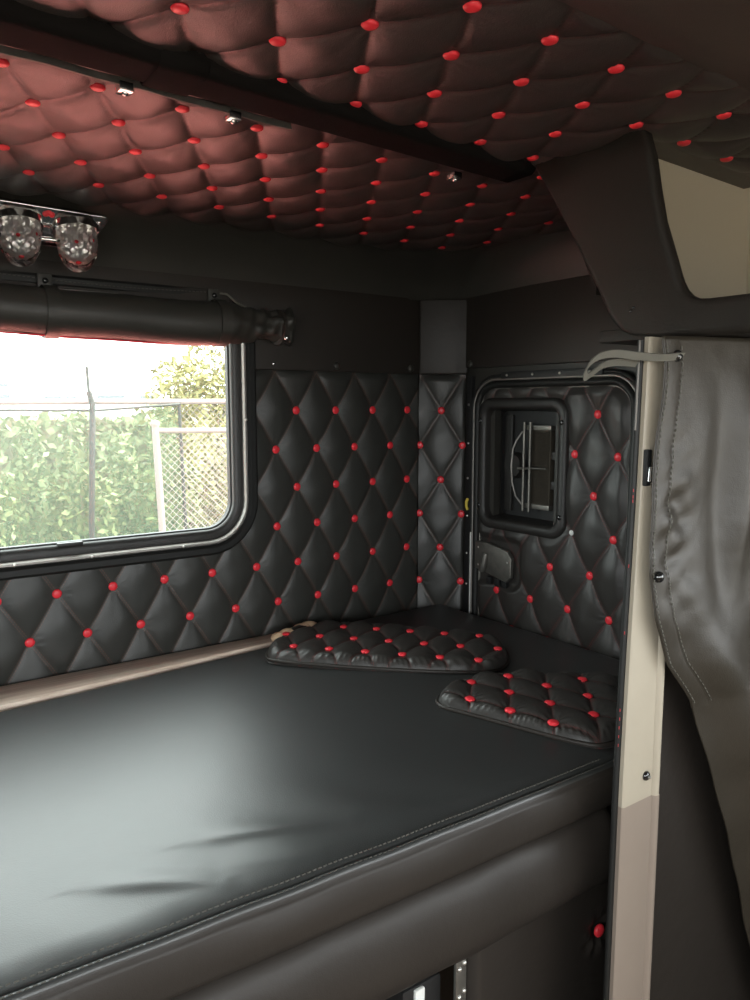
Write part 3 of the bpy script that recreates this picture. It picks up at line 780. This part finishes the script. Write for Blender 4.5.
for y, z in ((1.738, 1.452), (1.417, 1.452), (1.738, 1.192), (1.417, 1.190)):
    MB().dome((XR-.020, y, z), (-1, 0, 0), .0075, .004, 12, 4).build('screw', M['snap'], vh)
gr = empty('grille', (0, 0, 0)); gr.parent = vh; gr.location = (0, 0, 0)
gx = XR+.030
GY0, GY1, GZ0, GZ1 = 1.498, 1.585, 1.205, 1.432
gb = MB().box(gx, gx+.018, GY0, GY1, GZ0, GZ1, .003).build('mesh_plate', M['mesh'], gr)
wv = MB()
for y in np.arange(GY0+.006, GY1-.004, .0042): wv.box(gx-.0016, gx+.001, y, y+.0012, GZ0+.01, GZ1-.01)
for z in np.arange(GZ0+.012, GZ1-.01, .0042): wv.box(gx-.0016, gx+.001, GY0+.005, GY1-.005, z, z+.0012)
wv.build('wire_screen', M['mesh'], gr)
fr = MB()
for z in (GZ0-.002, GZ1+.002): MB().box(gx-.006, gx+.015, GY0-.004, GY1+.006, z-.007, z+.007, .002).build('grille_end', M['steel'], gr)
for y in (1.566, 1.590): MB().tube([(gx-.012, y, GZ0-.018), (gx-.012, y, GZ1+.018)], .0042, 10).build('rod', M['steel'], gr)
MB().tube([(gx-.014, 1.612, 1.312), (gx-.014, 1.56, 1.316), (gx-.014, 1.50, 1.318)], .0035, 8).build('crossbar', M['steel'], gr)
hp = [(gx-.006, 1.602, GZ1-.01), (gx-.020, 1.612, GZ1-.035), (gx-.028, 1.619, 1.37), (gx-.030, 1.622, 1.32), (gx-.028, 1.619, 1.27), (gx-.020, 1.612, GZ0+.025), (gx-.006, 1.600, GZ0)]
tag(MB().tube(hp, .0032, 10).build('pull_handle', M['alu'], vh), 'curved chrome pull handle')
MB().tube([(gx+.015, 1.645, 1.318), (gx-.004, 1.645, 1.318)], [.040, .034], 24).build('knob', M['plastic'], vh)
for z in (1.355, 1.270): MB().box(gx-.004, gx+.016, 1.474, 1.492, z-.012, z+.012, .003).build('catch', M['plastic'], vh)
# latch plate
lt = empty('latch_plate', (XR, 1.67, .98), 'dull worn metal latch plate below the vent on the access door', 'latch plate')
MB().prism([Vector((XR-.006, y, z)) for y, z in ((1.752, 1.078), (1.752, .992), (1.700, .985), (1.615, .968), (1.596, .985), (1.594, 1.045), (1.612, 1.066), (1.700, 1.080))], (-.016, 0, 0), .004).build('plate', M['steel'], lt)
MB().tube([(XR-.022, 1.70, 1.045), (XR-.026, 1.705, 1.01), (XR-.022, 1.715, .992)], [.010, .012, .014], 12).build('lever', M['steel'], lt)
for y in (1.69, 1.655, 1.625): MB().box(XR-.020, XR-.006, y-.010, y+.010, .950, .974, .003).build('tab', M['plastic_dark'], lt)
for y, z in ((1.735, 1.06), (1.61, 1.03), (1.735, 1.005)): MB().dome((XR-.020, y, z), (-1, 0, 0), .005, .003, 10, 3).build('rivet', M['screw'], lt)

# ------------------------------------------------------------------ overhead side cubby
cb = empty('overhead_cubby', (1.3, .9, 1.61), 'dark moulded overhead cubby with rounded corner and beige interior, upper right', 'cubby')
Lo = [(1.097, 1.975), (1.033, 1.883), (.997, 1.828), (.962, 1.772), (.938, 1.731), (.914, 1.690), (.900, 1.665), (.886, 1.645), (.870, 1.630), (.848, 1.620), (.80, 1.613), (.72, 1.610), (.634, 1.608), (.35, 1.606), (.10, 1.606)]
Li = [(.844, 1.975), (.822, 1.911), (.811, 1.857), (.798, 1.803), (.785, 1.768), (.772, 1.732), (.766, 1.715), (.760, 1.700), (.752, 1.686), (.742, 1.676), (.728, 1.669), (.705, 1.667), (.637, 1.667), (.35, 1.668), (.10, 1.668)]
def resamp(P, n):
    P = np.array(P); d = np.r_[0, np.cumsum(np.hypot(*np.diff(P, axis=0).T))]
    return [(float(np.interp(t, d, P[:, 0])), float(np.interp(t, d, P[:, 1]))) for t in np.linspace(0, d[-1], n)]
V = []; cx_ = [(0, .022), (0, .006), (.10, .0015), (.25, 0), (.75, 0), (.93, .001), (1, .005), (1, .022)]
nx_ = len(cx_)
for (oy, oz), (iy, iz) in zip(Lo, Li):
    ln = math.hypot(oy-iy, oz-iz)
    for t, dx in cx_:
        if 0 < t < .2: t = .006/ln
        elif .2 < t < .5: t = .014/ln
        elif .5 < t < .9: t = 1-.012/ln
        elif .9 < t < 1: t = 1-.004/ln
        V.append((1.15+dx, oy*(1-t)+iy*t, oz*(1-t)+iz*t))
nL = len(Lo)
Fc = [(i*nx_+k, i*nx_+(k+1) % nx_, (i+1)*nx_+(k+1) % nx_, (i+1)*nx_+k) for i in range(nL-1) for k in range(nx_)]
Fc += [tuple(range(nx_)), tuple((nL-1)*nx_+k for k in range(nx_-1, -1, -1))]
me = mesh_from(V, Fc, 'front_panel'); fix_normals(me); link('front_panel', me, M['trim_mould'], cb)
# beige liner: back wall curving into the shelf floor
lin = [(.925, 1.985), (.925, 1.76), (.922, 1.715), (.912, 1.685), (.895, 1.664), (.868, 1.650), (.83, 1.645), (.50, 1.640), (.10, 1.640)]
V = []
for x in np.linspace(1.165, 1.655, 20):
    for (y, z) in lin: V.append((x, y, z))
nl = len(lin)
Fc = [(i*nl+k, (i+1)*nl+k, (i+1)*nl+k+1, i*nl+k+1) for i in range(19) for k in range(nl-1)]
me = mesh_from(V, Fc, 'liner'); me.set_sharp_from_angle(angle=math.radians(50)); tag(link('liner', me, M['beige_plastic'], cb), 'beige interior liner')
MB().prism([Vector(p) for p in ((1.653, .10, 1.64), (1.653, .925, 1.64), (1.653, .925, 1.975), (1.653, .10, 1.975))], (.004, 0, 0)).build('side_liner', M['beige_plastic'], cb)
MB().box(1.17, 1.655, .10, .93, 1.612, 1.634, .004).build('shelf', M['trim_mould'], cb)
MB().prism([Vector((1.17, y, z)) for y, z in ((1.06, 1.965), (.985, 1.80), (.94, 1.70), (.932, 1.965))], (.485, 0, 0), 0).build('back_board', M['trim_mould'], cb)
for y, z in ((.842, 1.665), (.848, 1.660)):
    MB().dome((1.149, y, z), (-1, 0, 0), .0028, .0015, 8, 3).build('screw', M['snap'], cb)
tag(MB().dome((1.149, 1.085, 1.966), (-1, 0, 0), .006, .004, 10, 3).build('clip', M['steel'], cb), 'small metal clip')

# ------------------------------------------------------------------ post, partition and curtain
po = empty('door_post', (1.09, .76, 0), 'tall beige painted metal post beside the curtain at the end of the bunk', 'post')
def postx(z): return float(np.interp(z, [0, .48, .87, 1.12, 1.35, 1.6], [1.030, 1.033, 1.036, 1.042, 1.050, 1.055]))
def seg(z0, z1, xr, name, mat):
    b = MB(); V = []; NZ = 14
    for i in range(NZ+1):
        z = z0+(z1-z0)*i/NZ; xl = postx(z)
        V += [(xl+.004, .740, z), (xl, .743, z), (xl, .750, z), (xr, .768, z), (xr, .734, z), (xr-.004, .732, z), (xr-.010, .734, z), (xr-.013, .740, z)]
    Fc = [(i*8+k, i*8+(k+1) % 8, i*8+8+(k+1) % 8, i*8+8+k) for i in range(NZ) for k in range(8)]
    Fc += [tuple(range(8)), tuple(NZ*8+k for k in range(7, -1, -1))]
    b.add(V, Fc); o = b.build(name, mat, po); fix_normals(o.data); return o
seg(.835, 1.605, 1.126, 'upper_section', M['beige'])
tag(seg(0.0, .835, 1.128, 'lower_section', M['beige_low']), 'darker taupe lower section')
MB().dome((1.094, .739, .876), (0, -1, 0), .0085, .006, 14, 4).build('bolt', M['snap'], po)
MB().dome((1.094, .733, .876), (0, -1, 0), .0035, .003, 8, 3).build('bolt_cap', M['steel'], po)
sl = MB().box(1.052, 1.064, .734, .742, 1.372, 1.430, .002).build('latch_slot', M['plastic_dark'], po)
MB().tube([(1.058, .731, 1.402), (1.054, .729, 1.380)], .0035, 8).build('latch_tongue', M['chrome'], sl)
tr = MB()
tr.tube([(postx(z)-.001, .7555, z) for z in np.linspace(.0, 1.60, 24)], .0055, 8).build('edge_trim', M['rubber'], po)
tag(MB().tube([(postx(z)-.0065, .754, z) for z in np.linspace(1.46, 1.60, 8)], .0016, 6).build('bright_bead', M['alu'], po), 'bright bead')
for z in (1.345, 1.352, 1.362, 1.24, 1.13, 1.00, .985, .97, .955, .94):
    tag(MB().box(postx(z)-.0072, postx(z)-.0062, .7505, .7515, z, z+.005).build('red_stitch', M['tread_red'], po), 'red thread stitch')
# partition
wp = MB().box(1.126, XR, .770, .790, 0, 1.611).build('wall_partition', M['vinyl_soft']); struct(wp); wp['label'] = 'dark vinyl covered partition behind the curtain'
for x, z in ((1.165, .985), (1.152, .752)):
    q = MB().dome((x, .768, z), (0, -1, 0), .008, .004, 12, 4)
    tag(q.build('partition_snap', M['vinyl']), 'black snap on the dark partition below the curtain fold' if z > .9 else 'lowest black snap on the dark partition by the beige post', 'snap')
cu = empty('curtain', (1.3, .72, .2), 'dark olive-brown vinyl curtain snapped to the beige post on the right', 'curtain')
LE = [(1.604, 1.055), (1.56, 1.062), (1.507, 1.062), (1.399, 1.054), (1.288, 1.051), (1.232, 1.052), (1.156, 1.068), (1.072, 1.113), (.995, 1.183), (.825, 1.267), (.592, 1.368), (.412, 1.443), (.241, 1.521), (.05, 1.60)]
def le(z):
    for (z0, x0), (z1, x1) in zip(LE, LE[1:]):
        if z <= z0 and z >= z1: return x0+(x1-x0)*(z0-z)/(z0-z1)
    return LE[0][1] if z > LE[0][0] else LE[-1][1]
def cur(x, z, u):
    """curtain surface depth; u = distance from the left edge"""
    y = .722
    y -= .030*min(1, u/.25)**1.5
    # vertical soft folds
    y -= .012*math.exp(-((x-1.245-.06*(1.6-z)-.02*math.sin(z*5))/.022)**2)*min(1, max(0, (1.56-z)/.1))*max(0, min(1, (z-1.15)/.15))
    y += .010*math.exp(-((x-1.205-.05*(1.6-z))/.03)**2)*min(1, max(0, (1.56-z)/.1))*max(0, min(1, (z-1.1)/.15))
    # puckers along the hem near the lower snap
    pk = math.exp(-((z-1.30)/.12)**2)*math.exp(-((u-.055)/.04)**2)
    y -= .0035*pk*(math.sin(z*72+u*45)+.7*math.sin(z*131-u*60+1)+.5*math.sin(z*37+u*90))
    # big diagonal fold swinging to the right and toward the camera
    t = max(0, min(1, (1.22-z)/.35))
    d = u*.93
    y -= t*(.055*math.exp(-((d-.10)/.06)**2)+.03*min(1, max(0, (d-.05)/.2)))
    y += t*.03*math.exp(-((d-.235)/.05)**2)
    y -= t*.035*math.exp(-((d-.36)/.06)**2)
    y += .0025*math.sin(z*17+x*9)+.0015*math.sin(z*31-x*23)
    return y
NZ, NU = 200, 110; V = []; UV_ = []
for i in range(NZ+1):
    z = 1.604-(1.604-.05)*i/NZ; xl = le(z)
    for k in range(NU+1):
        u = .75*(k/NU)**1.25; x = xl+u
        V.append((x, cur(x, z, u), z+.006*math.sin((x-1.05)*6)*max(0, 1-(1.604-z)/.1)))
n1 = NU+1
Fc = [(i*n1+k, i*n1+k+1, (i+1)*n1+k+1, (i+1)*n1+k) for i in range(NZ) for k in range(NU)]
me = mesh_from(V, Fc, 'sheet'); o = link('sheet', me, M['curtain'], cu)
md = o.modifiers.new('th', 'SOLIDIFY'); md.thickness = .004; md.offset = -1
# hem band with stitch lines
V = []; NB = 8
zs = np.linspace(1.600, .98, 130)
for z in zs:
    xl = le(z)
    for k in range(NB+1):
        u = -.002+.044*k/NB; V.append((xl+u, cur(xl+u, z, max(0, u))-.0045*math.sin(PI*k/NB)**.5-.001, z))
n1 = NB+1
Fc = [(i*n1+k, i*n1+k+1, (i+1)*n1+k+1, (i+1)*n1+k) for i in range(len(zs)-1) for k in range(NB)]
me = mesh_from(V, Fc, 'hem_band'); link('hem_band', me, M['curtain'], cu)
sth = MB()
for z in np.arange(.99, 1.59, .0085):
    for u in (.003, .038):
        xl = le(z); y = cur(xl+u, z, u)-.0058
        xn = le(z+.005)
        sth.ribbon([(xl+u, y, z), (xn+u, y, z+.0052)], (1, 0, 0), .0014, .0014)
for x in np.arange(1.10, 1.55, .009):
    z = 1.590+.006*math.sin((x-1.05)*6)
    sth.ribbon([(x, cur(x, z, x-1.055)-.002, z), (x+.0055, cur(x+.0055, z, x-1.05)-.002, z)], (0, 0, 1), .0014, .0014)
sth.build('stitching', M['strap'], cu)
for x, z in ((1.084, 1.575), (1.066, 1.228)):
    y = cur(x, z, .03)-.006
    MB().dome((x, y, z), (-.2, -1, 0), .0095, .007, 16, 5).build('snap', M['snap'], cu, (x, y, z))
sp = empty('strap_loop', (1.0, .71, 1.56), 'grey elastic strap loop held by the top curtain snap', 'strap')
pts = [(1.092, .706, 1.575), (1.04, .712, 1.571), (.99, .716, 1.572), (.945, .722, 1.574), (.915, .728, 1.568), (.900, .735, 1.552), (.908, .742, 1.540), (.93, .746, 1.548), (.96, .750, 1.560), (1.00, .752, 1.565), (1.04, .752, 1.564)]
def cr_spline(P, n=6):
    P = [Vector(p) for p in P]; out = []
    for i in range(len(P)-1):
        a, b_, c, d = P[max(0, i-1)], P[i], P[i+1], P[min(len(P)-1, i+2)]
        for k in range(n):
            t = k/n; out.append(.5*((2*b_)+(-a+c)*t+(2*a-5*b_+4*c-d)*t*t+(-a+3*b_-3*c+d)*t**3))
    out.append(P[-1]); return out
MB().ribbon(cr_spline(pts), (.08, -.45, .9), .012, .002).build('webbing', M['strap'], sp)

# ------------------------------------------------------------------ outside
gd = MB().box(-40, 60, -40, 80, -1.3, -1.2).build('ground', M['ground']); struct(gd)
rd = MB().box(-1.0, 2.0, 2.12, 3.6, -1.2, .70, .01).build('red_bounce_block', M['red_bounce']); tag(rd, 'added unseen light-bouncing red locker outside below the sleeper window', 'block')  # unseen, added to bounce red sunlight through the window onto the ceiling
fy_ = 6.0
fe = empty('chain_link_fence', (2, fy_, -1.2), 'chain-link fence with top rail and green windscreen outside the window', 'fence')
MB().tube([(-3, fy_, 1.50), (5.5, fy_, 1.54)], .022, 10).build('top_rail', M['galv'], fe)
MB().tube([(-3, fy_-.03, 1.440), (1.0, fy_-.03, 1.462), (1.7, fy_-.03, 1.458), (2.35, fy_-.03, 1.505)], .010, 8).build('screen_rope', M['darkpole'], fe)
V = [(-3, fy_, 1.48), (2.35, fy_, 1.50), (2.42, fy_, -1.0), (-3, fy_, -1.0)]
link('windscreen', mesh_from(V, [(0, 1, 2, 3)], 'windscreen', False), M['screen'], fe)
MB().tube([(2.350, fy_-.01, 1.51), (2.375, fy_-.01, .60), (2.42, fy_-.01, -1.2)], .014, 8).build('screen_edge', M['darkpole'], fe)
for x in (-.9, 4.2): MB().tube([(x, fy_+.02, 1.5), (x, fy_+.02, -1.2)], .03, 10).build('fence_post', M['galv'], fe)
def chain(x0, x1, z0, z1, y, p=.06):
    b = MB(); hgt = z1-z0; w = x1-x0; r = .0018
    V = []; Fc = []
    for s in (1, -1):
        x = x0-(hgt if s > 0 else 0)
        while x < x1+(0 if s > 0 else hgt):
            a = [x, z0]; c = [x+s*hgt, z1]
            # clip to rectangle
            t0 = max(0, ((x0-a[0])/(s*hgt)) if s > 0 else ((x1-a[0])/(s*hgt))); t1 = min(1, ((x1-a[0])/(s*hgt)) if s > 0 else ((x0-a[0])/(s*hgt)))
            if t1 > t0:
                p0 = (a[0]+s*hgt*t0, y, z0+hgt*t0); p1 = (a[0]+s*hgt*t1, y, z0+hgt*t1); k = len(V)
                V += [(p0[0], y-r, p0[2]-r), (p0[0], y+r, p0[2]-r), (p0[0], y, p0[2]+r*1.4), (p1[0], y-r, p1[2]-r), (p1[0], y+r, p1[2]-r), (p1[0], y, p1[2]+r*1.4)]
                Fc += [(k, k+1, k+4, k+3), (k+1, k+2, k+5, k+4), (k+2, k, k+3, k+5)]
            x += p
    return b.add(V, Fc)
chain(2.36, 4.6, -1.0, 1.50, fy_, .058).build('chain_mesh', M['galv'], fe)
ga = empty('chain_link_gate', (2.4, 5.6, -1.2), 'lower chain-link gate with pale posts in front of the fence', 'gate')
s5 = 5.6/6
MB().tube([(2.151*s5+.0, 5.6, 1.5-.159*s5), (2.10, 5.6, -1.2)], .026, 12).build('gate_post', M['galv'], ga)
MB().dome((2.151*s5, 5.6, 1.5-.150*s5), (0, 0, 1), .034, .03, 12, 4).build('post_cap', M['galv'], ga)
MB().tube([(2.02, 5.6, 1.5-.205*s5), (4.2, 5.6, 1.28)], .020, 10).build('gate_rail', M['galv'], ga)
chain(2.03, 4.2, -1.0, 1.28, 5.6, .056).build('chain_mesh', M['galv'], ga)
MB().tube([(4.2, 5.6, 1.30), (4.2, 5.6, -1.2)], .026, 10).build('gate_post', M['galv'], ga)
ap = MB().tube([(1.60, 5.93, -1.2), (1.61, 5.93, .6), (1.655, 5.93, 1.5), (1.632, 5.93, 1.60)], .022, 10); ap.tube([(1.632, 5.93, 1.60), (1.625, 5.93, 1.78)], .012, 8)
tag(ap.build('leaning_pole', M['darkpole']), 'thin dark leaning pole sticking up over the windscreen fence', 'pole')
def leaves(name, c, rad, n, mat, size, lab, cat, grp, trunk=True):
    e = empty(name, (c[0], c[1], -1.2), lab, cat, grp)
    u = rng.normal(size=(n, 3)); u /= np.linalg.norm(u, axis=1)[:, None]; rr_ = rng.random(n)**.45
    lump = 1+.25*np.sin(u[:, 0]*5+c[0])*np.cos(u[:, 2]*6+c[1])
    P = np.array(c)+u*rr_[:, None]*np.array(rad)*lump[:, None]; P[:, 2] = np.maximum(P[:, 2], -1.15)
    a = rng.normal(size=(n, 3)); a /= np.linalg.norm(a, axis=1)[:, None]; b_ = np.cross(a, rng.normal(size=(n, 3))); b_ /= np.linalg.norm(b_, axis=1)[:, None]
    s = size*(.6+.8*rng.random(n))[:, None]
    V = np.stack([P-a*s, P+b_*s*.45, P+a*s, P-b_*s*.45], 1).reshape(-1, 3); F_ = np.arange(n*4).reshape(-1, 4)
    me = mesh_from(V, F_, 'foliage', False); link('foliage', me, mat, e)
    t = MB()
    for k in range(4):
        ex = Vector((c[0]+random.uniform(-.5, .5)*rad[0], c[1]+random.uniform(-.5, .5)*rad[1], c[2]+random.uniform(0, .6)*rad[2]))
        t.tube([(c[0], c[1], -1.2), ((c[0]+ex.x)/2+.05, (c[1]+ex.y)/2, (ex.z-1.2)/2), ex], [.05, .03, .01], 7)
    t.build('stem', M['bark'], e)
labs = ['leafy shrub behind the windscreen at the far left of the window', 'leafy shrub behind the windscreen left of the leaning pole', 'leafy shrub behind the windscreen at the leaning pole',
        'leafy shrub behind the windscreen right of the leaning pole', 'leafy shrub behind the windscreen next to the gate post', 'pale shrub behind the gate mesh', 'pale shrub at the right edge of the window']
for i in range(7):
    x = .95+.42*i+(.1 if i % 2 else 0)
    leaves('shrub', (x*(1.0 if i % 2 == 0 else 1.12), 7.0 if i % 2 == 0 else 8.1, .12+.08*math.sin(i*1.7)), (.33, .33, 1.15), 4200, M['leaf'] if i < 5 else M['leaf2'], .045, labs[i], 'shrub', 'shrubs behind the fence')
leaves('tree', (4.1, 9.6, 1.45), (.75, .6, .85), 3600, M['leaf2'], .05, 'pale yellow-green tree rising above the gate at the right of the window', 'tree', 'trees outside')
he = empty('hedge', (3.5, 11.0, -1.2), 'long pale green hedge filling the view behind the windscreen and shrubs', 'hedge')
nn = 14000
Pp = np.stack([rng.uniform(-1, 8, nn), rng.uniform(10.7, 11.3, nn), -1.15+2.55*rng.random(nn)**.8], 1); Pp[:, 2] -= .08*np.sin(Pp[:, 0]*2.3)**2
aa = rng.normal(size=(nn, 3)); aa /= np.linalg.norm(aa, axis=1)[:, None]; bb_ = np.cross(aa, rng.normal(size=(nn, 3))); bb_ /= np.linalg.norm(bb_, axis=1)[:, None]
ss_ = .085*(.6+.8*rng.random(nn))[:, None]
link('foliage', mesh_from(np.stack([Pp-aa*ss_, Pp+bb_*ss_*.5, Pp+aa*ss_, Pp-bb_*ss_*.5], 1).reshape(-1, 3), np.arange(nn*4).reshape(-1, 4), 'foliage', False), M['leaf3'], he)
MB().box(-1, 8, 10.95, 11.05, -1.2, 1.30).build('branch_core', M['bark'], he)
bl = empty('warehouse', (9.5, 41, -1.2), 'far white warehouse with a row of small dark windows above the fence', 'building')
MB().box(2, 17, 40, 50, -1.2, 4.2, .05).build('wall', M['bwall'], bl)
for x0, x1, z0, z1 in ((6.3, 7.35, 1.80, 1.98), (8.9, 9.7, 1.74, 1.92), (9.9, 10.4, 1.70, 1.90), (11.4, 12.8, 1.70, 2.0), (6.9, 7.3, 2.35, 2.5), (13.6, 14.6, 1.7, 2.0)):
    MB().box(x0, x1, 39.96, 40.02, z0, z1).build('window', M['bwin'], bl)

# ------------------------------------------------------------------ daylight
w = bpy.data.worlds.new('sky'); sc.world = w; w.use_nodes = True; nt = w.node_tree
bg = nt.nodes['Background']; bg.inputs[0].default_value = (.94, .985, 1.0, 1); bg.inputs[1].default_value = 4.5
def lamp(name, kind, loc, aim, energy, color=(1, 1, 1), size=(1, 1), portal=False, angle=.01):
    l = bpy.data.lights.new(name, kind); o = bpy.data.objects.new(name, l); col.objects.link(o); o.location = loc
    o.rotation_euler = (Vector(aim)-Vector(loc)).to_track_quat('-Z', 'Y').to_euler(); l.energy = energy; l.color = color
    if kind == 'AREA':
        l.shape = 'RECTANGLE'; l.size, l.size_y = size
        if portal: l.cycles.is_portal = True
    if kind == 'SUN': l.angle = angle
    return o
lamp('sun', 'SUN', (5, -1.5, 8), (0, 0, 0), 10., (1, .95, .86))
lamp('window_portal', 'AREA', (.40, 2.0, 1.41), (.40, 0, 1.41), 1, size=(1.0, .5), portal=True)
lamp('windshield_portal', 'AREA', (.45, YF-.02, 1.46), (.45, 1, 1.46), 1, size=(2.3, .8), portal=True)
lamp('left_portal', 'AREA', (XL-.03, -.4, 1.38), (1, -.4, 1.38), 1, size=(1.5, .86), portal=True)
lamp('right_portal', 'AREA', (XR+.10, -.45, 1.4), (0, -.45, 1.4), 1, size=(1.4, .8), portal=True)

# ------------------------------------------------------------------ camera
cd = bpy.data.cameras.new('camera'); cam = bpy.data.objects.new('camera', cd); col.objects.link(cam); sc.camera = cam
cam.location = (0, 0, 1.5); cam.rotation_euler = (PI/2-math.radians(7.05), 0, -math.radians(35.6))
cd.sensor_fit = 'VERTICAL'; cd.sensor_height = 24; cd.lens = 24*770/1000; cd.clip_start = .02; cd.clip_end = 200
sc.view_settings.view_transform = 'Standard'; sc.view_settings.look = 'None'; sc.view_settings.gamma = 1
sc.view_settings.use_curve_mapping = False; sc.view_settings.exposure = 1.25
sc.cycles.max_bounces = 10; sc.cycles.transparent_max_bounces = 12; sc.cycles.use_denoising = True
sc.cycles.sample_clamp_indirect = 6
